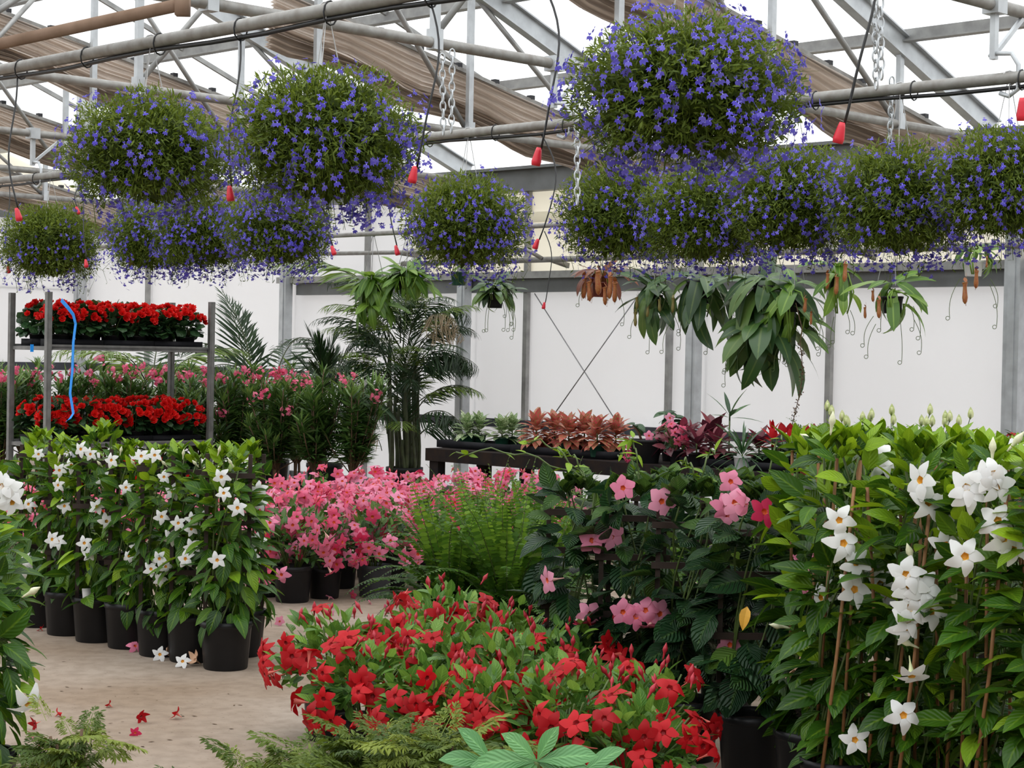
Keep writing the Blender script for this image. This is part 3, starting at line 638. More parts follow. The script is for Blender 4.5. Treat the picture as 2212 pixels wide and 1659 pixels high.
# ------------------------------------------------------------------ hanging lobelia baskets
LEAF_TINY = blade_t(.20, .25, 2)
def lobelia_foliage(seed, green=1.0):
    rs = np.random.RandomState(seed); mb = MB(); rx, rz = .37, .265
    d = nrm(rs.randn(1500, 3)); d = d[(d[:, 2] > -.85)][:1200]
    bump = 1 + .10 * np.sin(d[:, 0] * 5 + seed) * np.cos(d[:, 1] * 4 + d[:, 2] * 6)
    for i, k in enumerate(d):
        L = rs.uniform(.9, 1.24) * bump[i]; tip = k * np.array([rx, rx, rz]) * L; tip[2] -= .035 * rs.rand()
        if i % 5 < 4:
            m = tip * .6 + np.array([0, 0, .03]); mb.ribbon([tip * .25, m, tip], [.004, .003, .002], 0, rs.uniform(.2, .6))
    # leaf tufts
    n = 17000; dd = nrm(rs.randn(n, 3)); r = np.where(rs.rand(n) < .7, rs.uniform(.72, 1.08, n), rs.uniform(.35, .8, n))
    r = r * (1 + .10 * np.sin(dd[:, 0] * 5 + seed) * np.cos(dd[:, 1] * 4 + dd[:, 2] * 6)); keep = ~((dd[:, 2] < -.78) & (r > .8))
    dd, r = dd[keep], r[keep]; n = len(r); pos = dd * np.array([rx, rx, rz]) * r[:, None]
    ld = nrm(dd * .8 + rs.randn(n, 3) * .75 + np.array([0, 0, .25])); up = nrm(dd * .5 + rs.randn(n, 3) * .6 + np.array([0, 0, .6]))
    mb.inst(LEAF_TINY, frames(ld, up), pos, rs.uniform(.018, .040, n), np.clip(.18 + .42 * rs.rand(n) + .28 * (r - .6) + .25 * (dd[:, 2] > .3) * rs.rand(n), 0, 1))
    # inner dark growth, stops daylight
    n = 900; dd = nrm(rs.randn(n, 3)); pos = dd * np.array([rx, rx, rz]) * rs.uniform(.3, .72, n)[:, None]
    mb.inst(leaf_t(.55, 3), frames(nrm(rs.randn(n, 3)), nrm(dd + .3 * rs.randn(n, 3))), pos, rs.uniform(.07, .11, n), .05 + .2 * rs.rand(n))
    # thin trailing strands below
    for i in range(26):
        a = rs.uniform(0, 6.28); q = np.array([math.cos(a), math.sin(a), 0]) * rs.uniform(.12, .34); p0 = q + [0, 0, -.15]; p1 = q * 1.15 + [rs.uniform(-.05, .05), rs.uniform(-.05, .05), -.25 - .09 * rs.rand()]
        mb.ribbon([p0, (p0 + p1) / 2 + q * .2, p1], .0035, 0, .2)
        for u in np.linspace(.3, 1, 5): mb.inst(LEAF_TINY, frames(nrm(rs.randn(1, 3) + [0, 0, -.6]), rs.randn(1, 3)), [p0 + (p1 - p0) * u], [.03], .3)
    return mb.mesh('lobelia_growth', ['lf_lobelia'])
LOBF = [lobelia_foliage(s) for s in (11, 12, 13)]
def blossoms(seed, n, zbias):
    """positions and facings of the blossoms over the ball"""
    rs = np.random.RandomState(seed); d = nrm(rs.randn(n * 6, 3)); p = np.clip(.55 - zbias * d[:, 2], .06, 1) * (d[:, 2] > -.93)
    cl = .5 + .5 * np.sin(d[:, 0] * 7 + seed) * np.sin(d[:, 1] * 6 + 1.3 * seed) * np.sin(d[:, 2] * 8 + .4 * seed); p = p * (.35 + cl)
    d = d[rs.rand(len(d)) < p][:n]; n = len(d); r = rs.uniform(.95, 1.22, n) * (1 + .10 * np.sin(d[:, 0] * 5 + seed) * np.cos(d[:, 1] * 4 + d[:, 2] * 6))
    pos = d * np.array([.37, .37, .265]) * r[:, None]; low = d[:, 2] < -.55; pos[low, 2] -= rs.rand(low.sum()) * .06
    face = nrm(d + rs.randn(n, 3) * .45 + np.array([0, -.25, .25])); return pos, face, rs
POTG = pot_mesh('basket_pot', .13, .10, .14, 'green_pot'); POTB = pot_mesh('basket_pot_black', .15, .11, .15, 'pot')
LOB = [  # pipe, px, size, flower count, bias to the lower half, label
    (1, 1475, 1.02, 620, .18, 'huge blue-flowered lobelia ball, largest and nearest of the hanging baskets', 2.385),
    (1, 700, 1.00, 560, .30, 'large blue-flowered lobelia ball hanging left of centre below the near pipe', 2.36),
    (1, 322, 1.00, 360, .20, 'greenish lobelia ball at upper left hanging above the red flower trolley', 2.385),
    (2, 110, 1.08, 210, .55, 'small mostly green lobelia ball at the left edge, few blue flowers', 2.325),
    (2, 335, .95, 520, .10, 'lobelia ball hanging directly below the greenish upper left basket', 2.33),
    (2, 440, .97, 520, .25, 'lobelia ball squeezed between two others, below the gap of the two upper left baskets', 2.34),
    (2, 605, 1.0, 600, .25, 'thickly flowered lobelia ball hanging right above the palm frond', 2.35),
    (2, 1010, 1.02, 430, .35, 'single lobelia ball in the middle, hanging clear of the other baskets', 2.31),
    (2, 1342, .97, 330, .20, 'lobelia ball hanging beside the reddish pitcher plant, under the huge basket', 2.32),
    (2, 1525, .97, 300, .30, 'dark lobelia ball hidden partly under the huge basket, above the big pitcher plant', 2.28),
    (2, 1715, .98, 480, .22, 'lobelia ball in the right row with its top under the red tube weight', 2.33),
    (2, 1940, 1.0, 420, .20, 'broad lobelia ball, second from the right edge, above a dark hanging pot', 2.31),
    (2, 2175, .98, 430, .15, 'lobelia ball cut off by the right edge of the photo', 2.36)]
for i, (pk, px, s_, nf, zb, lab, z) in enumerate(LOB):
    p = on_b(px, 400, PB[pk]); t = thing('lobelia_basket', lab, 'hanging basket', (p.x, p.y, z - .14), 0, 'blue lobelia baskets')
    rz = [0, 2.1, 4.0, 1.2, 5.0, 3.1, .6][i % 7]
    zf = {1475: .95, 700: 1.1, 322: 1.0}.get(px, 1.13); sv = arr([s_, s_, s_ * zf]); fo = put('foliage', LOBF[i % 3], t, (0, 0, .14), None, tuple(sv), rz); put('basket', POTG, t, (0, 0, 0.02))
    mb = MB()
    for a in (0.3, 2.4, 4.5): mb.tube([(.12 * math.cos(a), .12 * math.sin(a), .16), (0, 0, PZ[pk] - z + .14 + .02)], .0022, 4)
    mb.tube([(.035 * math.cos(q), 0, PZ[pk] - z + .14 + .035 * math.sin(q)) for q in np.linspace(-1.6, 2.6, 9)], .004, 5); mb.build('hanger', 'white_wire', t)
    pos, face, rs = blossoms(100 + i, int(nf * 1.65), zb)
    order = np.argsort(pos @ arr([.0, 1, .25]) + 0); sel = order[:100]; rest = order[100:]
    size = .0215 * rs.uniform(.85, 1.2, len(pos))
    for j in sel: put('blossom', FLOWER['lobelia'][j % 2], t, pos[j] * sv + arr([0, 0, .14]), face_R(face[j], rs.uniform(-.6, .6)), size[j])
    mb = MB(); R = np.array([face_R(face[j], rs.uniform(-.6, .6)) for j in rest]); mb.inst(LOBT, R, pos[rest] * sv + arr([0, 0, .14]), size[rest], rs.rand(len(rest)) * 0)
    mb.tone = [np.repeat(rs.rand(len(rest)), len(LOBT.v))]
    o = mb.build('far_side_blossoms', ['pt_lobelia', 'eye_white'], t); o['kind'] = 'stuff'

# ------------------------------------------------------------------ drip tubes with red weights
def drip(px, py, pk, px0, lab, bow=.03, size=1.0, b=None):
    bb = b if b else PB[pk]; e_ = on_b(px, py, bb - .12); s0 = on_b(px0, 300, bb); top = PZ[pk] - .05
    t = thing('drip_tube', lab, 'watering tube', e_, 0, 'drip tubes with red weights')
    p0 = arr(Vector((s0.x, s0.y, top)) - e_); u = np.linspace(0, 1, 14)[:, None]
    pts = p0 * (1 - u); pts[:, 0] += bow * np.sin(u[:, 0] * 3.1416) + .012 * np.sin(u[:, 0] * 7); pts[:, 1] += -.05 * np.sin(u[:, 0] * 3.1416)
    mb = MB(); mb.tube(pts, .0045, 6); mb.build('tube', 'tube', t, True)
    d = nrm(pts[-1] - pts[-3]); mb = MB(); mb.tube([-d * .005 * size, d * .008 * size, d * .045 * size, d * .06 * size], np.array([.009, .012, .018, .016]) * size, 10); o = mb.build('weight', 'redplastic', t, True); o['label'] = 'red plastic weight'
for a in [(36, 452, 1, 36, 'black watering tube with red weight at the left edge above the small green basket', -.02),
          (496, 404, 1, 516, 'tube whose red weight hangs between the two large left baskets', .0), (896, 362, 1, 926, 'tube whose red weight rests at the right side of the large left-centre basket', .05),
          (1164, 322, 1, 1168, 'curved tube with red weight hanging free at top centre', .06), (1819, 268, 1, 1866, 'tube with red weight hanging at the right of the huge blue basket', .04), (2209, 215, 1, 2230, 'tube with red weight cut off by the right edge', .0),
          (17, 575, 2, 22, 'tube with red weight hanging left of the small green basket', .0), (185, 562, 2, 170, 'tube with small red weight in front of the small green basket', .03), (165, 448, 2, 172, 'tube with small red weight hidden at the left of the upper left basket', .0),
          (280, 556, 2, 262, 'thin tube with small red weight left of the row of three low baskets', .0), (717, 533, 2, 700, 'tube with small red weight at the right end of the three low baskets', -.02)]: drip(*a)
drip(855, 532, 2, 832, 'thin tube with small red weight above the pale leafy hanging plants', .0, 1.0); drip(1162, 518, 2, 1168, 'thin tube with small red weight right of the middle basket', .10, 1.0); drip(1176, 654, 3, 1180, 'long thin tube ending in a small red weight before the white wall', .06, .9)

# ------------------------------------------------------------------ pitcher plants along the wall-side pipe
NLEAF = [leaf_t(.26, 8, .12, 1.4, 'strap', .02, 1.6), leaf_t(.32, 8, .15, .8, 'strap', .03, 1.8), leaf_t(.24, 8, .1, 2.0, 'strap', .02, 1.7)]
def pitcher_mesh(mat, sd):
    mb = MB(); z = np.array([0, .1, .3, .55, .8, 1.0]); r = np.array([.05, .16, .21, .17, .14, .19]) * (1 + .05 * sd)
    mb.tube(np.stack([.10 * (1 - z) ** 2, 0 * z, z - 1.0], 1), r, 10, cap=False); mb.tube([(.19 * math.cos(a), .19 * math.sin(a), .0 + .04 * math.cos(a)) for a in np.linspace(0, 6.28, 13)], .03, 5, cap=False)
    lid = leaf_t(.9, 3, .1, -.4, 'round'); mb.inst(lid, rot('z', math.pi / 2)[None] @ rot('x', .5)[None], [(.18, 0, .04)], .36); mb.tube([(.1, 0, -1), (.25, 0, -1.1), (.3, 0, -.8), (.24, 0, -.3), (.15, 0, .5)], .012, 4)
    return mb.mesh('pitcher', [mat])
PITCH_M = {k: [pitcher_mesh(k, s) for s in (0, 1)] for k in ('pitcher_r', 'pitcher_g')}
POTS_ = {}
def hpot(kind):
    if kind not in POTS_: POTS_[kind] = pot_mesh('hanging_pot', .125, .10, .2, kind, 0, 20, .6 if kind == 'pot' else 0)
    return POTS_[kind]
def pitcher_plant(px, py, lab, seed, n, L, mat, potk, drop=0., spread=.8, pitchers=(), tendrils=6, potz=-.12, elev=(-.9, .9), b=None, young=.0, pitk='pitcher_r', pots=.62):
    """px,py: middle of the rosette; leaves arch out of the pot and down trailing stems"""
    bb = b or PB[3]; c = on_b(px, py, bb); rs = np.random.RandomState(seed); t = thing('pitcher_plant', lab, 'hanging plant', c, 0, 'hanging pitcher plants')
    put('pot', hpot(potk), t, (0, 0, potz - .1), scale=pots); mb = MB()
    for a in (.5, 2.6, 4.7): mb.tube([(.12 * math.cos(a), .12 * math.sin(a), potz + .1), (0, 0, PZ[3] - c.z + .015)], .003, 4)
    mb.tube([(.026 * math.cos(q), 0, PZ[3] - c.z + .026 * math.sin(q)) for q in np.linspace(-1.6, 2.6, 9)], .004, 5); mb.build('hanger', 'wire', t)
    mb = MB(); th = rs.uniform(0, 6.28, n); el = rs.uniform(elev[0], elev[1], n); u = rs.rand(n)
    base = np.stack([np.cos(th) * .10 * u, np.sin(th) * .08 * u, .0 - drop * u ** 1.2 * (rs.rand(n) < .75)], 1); base[:, 2] += potz + .12
    d = np.stack([np.cos(th) * np.cos(el), np.sin(th) * np.cos(el) * .7 - .25, np.sin(el) - .4 * (base[:, 2] < -.1)], 1); d[:, :2] *= spread
    ln = L * rs.uniform(.6, 1.1, n); R = frames(d, np.tile([0, -.25, 1.], (n, 1)) + .2 * rs.randn(n, 3)); tone = np.clip(rs.uniform(.1, .75, n) + young * (base[:, 2] > 0), 0, 1)
    for k in range(3):
        s_ = np.arange(n) % 3 == k; mb.inst(NLEAF[k], R[s_], base[s_], ln[s_], tone[s_])
    for k in range(3):
        mb.tube([(0.02 * k - .02, 0, potz + .08), (.05 * math.cos(k * 2), -.10, potz + .05), (.09 * math.cos(k * 2), -.13, -drop * .5), (.05 * math.cos(k * 2), -.10, -drop - .05)], .006, 5, 0, .3)
    mb.build('foliage', [mat], t, True)
    mb = MB()
    for k in range(tendrils):
        a = rs.uniform(0, 6.28); p0 = np.array([math.cos(a) * L * .5, -.12 + .1 * rs.rand(), -drop * rs.rand() - .12]); l2 = rs.uniform(.15, .32); q = np.linspace(0, 1, 9)[:, None]
        pts = p0 + np.array([[math.cos(a) * .06, 0, -l2]]) * q + np.array([[.03 * math.cos(a), 0, 0]]) * np.sin(q * 3); cu = np.array([[math.cos(x) * .014 - .014, 0, -math.sin(x) * .014] for x in np.linspace(.5, 5.5, 8)])
        mb.tube(np.concatenate([pts, pts[-1] + cu]), .0022, 4)
    if tendrils: mb.build('tendrils', 'stem', t, True)
    for (qx, qy, sz) in pitchers:
        w_ = on_b(qx, qy, bb - .18) - c; pk_ = PITCH_M[pitk if (qx * 7 + qy) % 3 else 'pitcher_r'][qx % 2]
        put('pitcher', pk_, t, w_ + Vector((0, 0, sz * .4)), rot('z', (qx * 37 % 628) / 100.), (sz * .52, sz * .52, sz * .8))
pitcher_plant(805, 600, 'pale green hanging pitcher plant, left one of the pair above the palm', 1, 84, .31, 'lf_nep_light', 'pot', .28, 1.25, (), 4)
pitcher_plant(880, 585, 'pale green hanging pitcher plant between its twin and the green pot', 2, 76, .30, 'lf_nep_light', 'pot', .12, 1.25, (), 4, elev=(-.6, 1.2))
pitcher_plant(992, 588, 'hanging plant with bright young leaves in a dark green pot', 3, 16, .24, 'lf_nep_light', 'green_pot', .0, .6, (), 0, elev=(.2, 1.4), potz=-.02)
pitcher_plant(1070, 612, 'low bushy hanging pitcher plant right of the green pot', 4, 62, .24, 'lf_nep', 'pot', .10, 1.1, (), 9, young=.3)
pitcher_plant(1300, 585, 'reddish hanging pitcher plant with long orange pitchers', 5, 30, .27, 'lf_nep_red', 'terra_pot', .05, 1.0, ((1262, 622, .22), (1272, 630, .2), (1291, 612, .24), (1318, 622, .22), (1328, 632, .2), (1306, 640, .18)), 2)
pitcher_plant(1412, 612, 'green pitcher plant with small pitchers, right of the reddish one', 6, 48, .32, 'lf_nep', 'pot', .22, .8, ((1375, 655, .12), (1400, 672, .12), (1424, 660, .12), (1454, 660, .14), (1372, 690, .14)), 6, pitk='pitcher_g')
pitcher_plant(1512, 612, 'dark broad-leaved pitcher plant in a square black pot', 7, 30, .46, 'lf_nep', 'pot', .22, 1.0, (), 3, potz=-.06, pots=.9)
pitcher_plant(1655, 600, 'very large pitcher plant with long drooping dark leaves, biggest hanging by the wall', 8, 84, .52, 'lf_nep', 'pot', .50, 1.1, (), 8, young=.12, elev=(-.7, .8), pots=.8)
pitcher_plant(1712, 612, 'trailing pitcher plant with light leaves hugging the very large one', 9, 24, .34, 'lf_nep_light', 'pot', .40, .9, ((1740, 660, .13), (1752, 690, .1)), 8, pitk='pitcher_g')
pitcher_plant(1812, 600, 'pitcher plant with yellowish pitchers in a black square pot under the right baskets', 10, 24, .28, 'lf_nep_light', 'pot', .22, .8, ((1788, 608, .14), (1808, 618, .16), (1826, 590, .16), (1868, 676, .1)), 5, potz=-.02)
pitcher_plant(1928, 612, 'sparse pitcher plant with two long side shoots, left of the white pot', 11, 20, .32, 'lf_nep_light', 'pot', .20, 1.1, ((1898, 668, .16), (1885, 640, .1)), 7)
pitcher_plant(2103, 560, 'small pitcher plant in a white pot at the right', 12, 14, .22, 'lf_nep_light', 'white_pot', .06, 1., ((2084, 634, .18), (2109, 604, .15), (2132, 568, .08)), 3, potz=-.02, pots=.55)
# dead flower spike hanging from the big plant
rs = np.random.RandomState(5); p = on_b(1728, 740, PB[3] - .15); mb = MB(); q = np.linspace(0, 1, 12); pts = np.stack([.03 * np.sin(q * 4) - .02 * q, 0 * q, -.62 * q], 1); mb.tube(pts, .003, 4)
mb.tube([(0, 0, 0), (.02, .03, .1), (-.02, .12, .3)], .004, 5)
n = 150; u = rs.rand(n) ** .8; pos = np.stack([.03 * np.sin(u * 4) - .02 * u, 0 * u, -.62 * u], 1) + rs.randn(n, 3) * .010; mb.inst(leaf_t(.7, 2), frames(rs.randn(n, 3), rs.randn(n, 3)), pos, .018)
tag(put('seed_spike', mb.mesh('seed_spike', ['wilt' if False else 'woody']), None, p), 'dry brown seed spike dangling from the very large pitcher plant', 'flower spike')

# ------------------------------------------------------------------ potted mandevillas
LW = [leaf_t(.46, 5, .25, .5, 'ovate', .01), leaf_t(.50, 5, .2, .9, 'ovate', .02), leaf_t(.42, 5, .3, .25, 'ovate')]
LR = [leaf_t(.60, 5, .2, .4, 'ovate', .01), leaf_t(.56, 5, .15, .8, 'ovate', .02), leaf_t(.54, 5, .25, .2, 'ovate')]
LQ = [leaf_t(.66, 5, .12, .5, 'ovate', .012), leaf_t(.70, 5, .15, .9, 'ovate', .015), leaf_t(.6, 5, .2, .3, 'ovate')]
def column_foliage(seed, h0, h1, rx, ry, n, L, tmpl, mat, prof, young=.24, stems=5, tiers=0, down=.6):
    rs = np.random.RandomState(seed); mb = MB()
    z = h0 + (h1 - h0) * rs.rand(n); u = (z - h0) / (h1 - h0); th = rs.uniform(0, 6.28, n); q = np.interp(u, [p[0] for p in prof], [p[1] for p in prof])
    rr = np.sqrt(rs.uniform(.08, 1, n)) * q * .78 * (1 + .15 * np.sin(z * 17 + th * 2 + seed))
    pos = np.stack([np.cos(th) * rx * rr, np.sin(th) * ry * rr, z], 1)
    el = .75 * u ** 2 - down * (1 - u) + rs.uniform(-.45, .45, n)
    d = np.stack([np.cos(th) * np.cos(el), np.sin(th) * np.cos(el), np.sin(el)], 1) + .25 * rs.randn(n, 3)
    up = np.stack([np.cos(th) * .55, np.sin(th) * .55 - .25, np.full(n, .9)], 1) + .25 * rs.randn(n, 3)
    tone = np.clip(rs.uniform(.05, .6, n) + (rs.rand(n) < young * (.25 + 2.2 * u ** 3)) * .4 + .12 * u, 0, 1); ln = L * rs.uniform(.6, 1.15, n) * (1.1 - .35 * u ** 4)
    R = frames(d, up)
    for k in range(3):
        s_ = np.arange(n) % 3 == k; mb.inst(tmpl[k], R[s_], pos[s_], ln[s_], tone[s_])
    # growing tips at the top
    for k in range(9):
        a = rs.uniform(0, 6.28); p0 = np.array([math.cos(a) * rx * .55 * rs.rand(), math.sin(a) * ry * .55 * rs.rand(), h1 + rs.uniform(-.04, .03)])
        m = 5; t2 = rs.uniform(0, 6.28, m); dd = np.stack([np.cos(t2) * .6, np.sin(t2) * .6, np.full(m, .8)], 1)
        mb.inst(tmpl[2], frames(dd, -dd * .3 + [0, 0, 1]), np.tile(p0, (m, 1)), L * rs.uniform(.4, .75, m), np.clip(rs.uniform(.55, 1, m), 0, 1))
    for k in range(stems):
        a0 = rs.uniform(0, 6.28); zz = np.linspace(h0 * .8, h1 - .03, 12); tw = a0 + zz * rs.uniform(3, 6)
        mb.tube(np.stack([np.cos(tw) * rx * .35, np.sin(tw) * ry * .35, zz], 1), .004, 5, 1, .5)
    return mb.mesh('climbing_foliage', [mat, 'stem'])
PRF_W = [(0, .55), (.08, .95), (.3, 1.0), (.6, .82), (.85, .85), (1, .45)]
def trellis(parent, h, wd, rungs, mat='trellis', rz=0.):
    mb = MB(); mb.box((0, 0, .145), (wd, .014, .02)); tb = mb.build('trellis', mat, parent)
    for s_ in (-1, 1):
        mb = MB(); mb.box((s_ * wd / 2, 0, .16 + h / 2 - .05), (.018, .014, h - .1)); mb.build('trellis_post', mat, tb)
    for z in rungs: mb = MB(); mb.box((0, -.014, z), (wd + .05, .012, .024)); mb.build('trellis_rung', mat, tb)
def add_flowers(t, kind, pts, s_px, r=.2, base=None, size=.043, seed=0, jitter=.5, buds=()):
    """pts: photo points of flowers seen on the front of the plant standing at t (depth from its own place)"""
    rnd = random.Random(seed); c = t.location
    for j, (px, py, *ex) in enumerate(pts):
        D = c.y / 1.0; dx = (ray(px, py).x * D - c.x); dep = D - math.sqrt(max(.01, r * r - min(dx * dx, r * r * .9))) * (ex[2] if len(ex) > 2 else 1)
        w_ = CAM + ray(px, py) * (dep / ray(px, py).y) - c
        k = ex[0] if len(ex) and ex[0] else kind; tilt = ex[1] if len(ex) > 1 and ex[1] is not None else None
        d = np.array([dx * 2.2 + rnd.uniform(-.5, .5) * jitter, -1, rnd.uniform(-.15, .5) * jitter + .1]) if tilt is None else np.array(tilt, float)
        put('flower', FLOWER[k][rnd.randrange(len(FLOWER[k]))], t, w_, face_R(d, rnd.uniform(0, 6)), size * rnd.uniform(.86, 1.12))
    for j, (px, py, d) in enumerate(buds):
        D = c.y; dx = (ray(px, py).x * D - c.x); w_ = CAM + ray(px, py) * ((D - r * .8) / ray(px, py).y) - c
        put('bud', BUD[kind], t, w_, face_R(d, rnd.uniform(0, 6)), size * 1.5)
def assign(pts, cols):
    out = {k: [] for k in range(len(cols))}
    for p in pts: out[min(range(len(cols)), key=lambda k: abs(cols[k] - p[0]))].append(p)
    return out
POT3 = pot_mesh('nursery_pot', .118, .098, .225, 'pot'); POT2 = pot_mesh('nursery_pot_small', .105, .086, .19, 'pot'); POTD = pot_mesh('nursery_pot_dusty', .108, .092, .205, 'pot_dusty')

# the row of white ones on ladders, left of the middle
WF = [column_foliage(20 + k, .20, h, .19, .17, 250, .115, LW, 'lf_white', PRF_W) for k, h in enumerate((.98, 1.02, .96))]
row = [(480, 1451, 'front one with the whole black pot in view'), (405, 1434, 'second from the front, squeezed behind the front pot'), (338, 1421, 'third from the front, fallen white blossoms by its pot'), (269, 1404, 'fourth from the front, cluster of blossoms beside it'), (198, 1390, 'fifth from the front, pale tag on its pot rim'), (135, 1375, 'sixth from the front, near the trolley post'), (72, 1357, 'last and farthest back at the left'), (512, 1422, 'half hidden behind the front one, to its right')]
wfl = [(83, 981), (195, 981), (154, 1005), (128, 1016), (174, 970), (240, 994), (223, 1035), (334, 983), (354, 1030), (272, 1053), (373, 1062), (125, 1048), (139, 1093), (209, 1094), (560, 1058), (562, 1089), (513, 1097), (442, 1119), (483, 1065), (349, 1116), (413, 1143), (385, 1130), (415, 1121), (230, 1126), (182, 1173), (299, 1182), (371, 1160), (278, 1201), (400, 1207), (469, 1210), (358, 1224), (344, 1207), (326, 1229), (346, 1251), (557, 1168), (544, 1200), (415, 1180), (192, 1197), (61, 1089), (57, 1210), (52, 1232), (125, 1170), (305, 985), (478, 1030), (112, 1165)]
fa = assign(wfl, [480, 410, 338, 269, 198, 128, 60, 556])
for i, (px, py, lab) in enumerate(row):
    c = floor_at(px, py); c.y += .1
    t = thing('white_mandevilla', 'white mandevilla on a ladder trellis, %s' % lab, 'potted plant', c, 0, 'white mandevillas in the left row')
    put('pot', POT3, t); trellis(t, [.94, .92, .93, .92, .95, .94, .9, .92][i], .20, (.42, .68, .90))
    put('foliage', WF[i % 3], t, (0, 0, 0), None, [1, .97, 1.0, .98, 1.03, 1, 1, .97][i], [0, 2, 4, 1, 3, 5, .5, 2.5][i])
    add_flowers(t, 'white', fa[i], 0, .21, seed=i, size=.036, buds=[(px - 10, 985 + 8 * (i % 3), (.2, -.3, 1)), (px + 25, 1010, (-.5, -.6, .8))] if i < 6 else ())
mb = MB(); mb.box((0, 0, .035), (.045, .003, .07)); c = floor_at(186, 1390); tag(put('plant_tag', mb.mesh('plant_tag', ['tag']), None, (c.x, c.y + .015, .205), rot('z', .5) @ rot('x', -.3)), 'pale plant tag tucked into the rim of the fifth pot from the front', 'tag')

# near left edge: two cut off by the frame
for i, (px, D, lab) in enumerate(((-42, 5.75, 'white mandevilla cut by the left edge, nearest, with leaves reaching over the floor'), (-52, 6.6, 'white mandevilla at the left edge just behind the nearest one'))):
    c = gxy(px, D); t = thing('white_mandevilla', lab, 'potted plant', c, 0, 'white mandevillas at the left edge')
    put('pot', POT3, t, scale=1.06); put('foliage', WF[i], t, (0, 0, 0), None, [.98, 1.03][i], [1.0, 3.][i])
    add_flowers(t, 'white', [[(62, 1522, None, (.6, -.5, -.6))], [(18, 1060, None, (.5, -.7, .2)), (2, 1050, None, (-.1, -1, .2)), (28, 1085, None, (.7, -.5, -.2))]][i], 0, .23, seed=30 + i, size=.05, buds=[(48, 1290, (.8, -.3, .5))] if i == 0 else ())

# pink compact ones: dome of leaves and flowers on a pot
def dome_foliage(seed, n, L, mat, h0=.2, h1=.5, r=.22, tmpl=LW, young=.2):
    rs = np.random.RandomState(seed); mb = MB(); d = nrm(rs.randn(n, 3)); d[:, 2] = np.abs(d[:, 2]) * 1.25 - .35; d = nrm(d); q = rs.uniform(.45, 1., n) * (1 + .12 * np.sin(d[:, 0] * 6 + seed) * np.cos(d[:, 1] * 5))
    pos = d * np.array([r, r, (h1 - h0) * .75]) * q[:, None] * .85 + [0, 0, h0 + (h1 - h0) * .3]
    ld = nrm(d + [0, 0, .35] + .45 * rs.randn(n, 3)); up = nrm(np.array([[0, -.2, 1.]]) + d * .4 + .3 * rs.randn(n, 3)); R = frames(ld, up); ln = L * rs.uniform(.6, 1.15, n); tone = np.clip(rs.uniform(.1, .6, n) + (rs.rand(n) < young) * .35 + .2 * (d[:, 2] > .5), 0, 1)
    for k in range(3):
        s_ = np.arange(n) % 3 == k; mb.inst(tmpl[k], R[s_], pos[s_], ln[s_], tone[s_])
    for k in range(14):
        a = rs.uniform(0, 6.28); e_ = np.array([math.cos(a) * r * .7, math.sin(a) * r * .7, h0 + (h1 - h0) * rs.uniform(.5, .9)]); mb.tube([(0.02 * math.cos(a), .02 * math.sin(a), h0 * .8), e_ * .6 + [0, 0, h0 * .4], e_], .0035, 4, 1)
    return mb.mesh('bushy_foliage', [mat, 'stem'])
def dome_flowers(t, kind, seed, n, r, h0, h1, size, scale, front=1.0, buds=4, lean=-.1, low=-.35, high=1.1):
    rs = np.random.RandomState(seed); k = 0; tries = 0
    while k < n and tries < 900:
        tries += 1; d = nrm(rs.randn(3)); 
        if d[2] < low or (d[2] > high and rs.rand() < .85) or d[1] > .75 - front * .5: continue
        p = d * np.array([r, r, (h1 - h0) * .78]) * rs.uniform(.88, 1.12) + np.array([0, 0, h0 + (h1 - h0) * .32])
        f = nrm(d + rs.randn(3) * .4 + [0, -.35, lean]); put('flower', FLOWER[kind][rs.randint(3)], t, p * scale, face_R(f, rs.uniform(0, 6)), size * rs.uniform(.82, 1.12)); k += 1
    for j in range(buds):
        a = rs.uniform(0, 6.28); rr = r * rs.uniform(.2, .8); put('bud', BUD['red' if kind == 'red' else 'pink'], t, arr([math.cos(a) * rr, math.sin(a) * rr, h1 * rs.uniform(.92, 1.05)]) * scale, face_R(rs.randn(3) * .3 + [0, 0, 1]), size * rs.uniform(.9, 1.4))
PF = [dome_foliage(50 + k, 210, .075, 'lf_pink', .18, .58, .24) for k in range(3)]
pink = []
for px, py, lab in ((627, 1304, 'pink mandevilla in the front pot nearest the white row, trailing flowers'), (697, 1296, 'pink mandevilla in the second front pot, between its two neighbours'), (806, 1293, 'pink mandevilla in the greyish front pot standing clear on the floor'), (566, 1292, 'pink mandevilla half behind the white row, its flowers drooping past it')): 
    c = floor_at(px, py); c.y += .1; pink.append((c, lab, 1.0))
for r_, (D, xs) in enumerate([(11.75, (640, 745, 850, 940)), (12.3, (575, 690, 800, 910, 1020)), (12.9, (610, 725, 835, 945, 1055, 1150)), (13.45, (680, 790, 900, 1010, 1110, 1190))]):
    for k, px in enumerate(xs):
        pink.append((gxy(px + (r_ % 2) * 12, D), 'pink mandevilla crowded in the %s row behind the front pots, %s from the left' % (ORD[r_ + 1], ORD[k]), 1.0))
for k, (px, D) in enumerate(((12, 10.3), (45, 11.2), (95, 11.4), (160, 11.8), (240, 11.9), (320, 12.), (400, 12.), (480, 11.9))):
    pink.append((gxy(px, D), 'pink mandevilla glimpsed behind the white row, %s from the left edge' % ORD[k], 1.0))
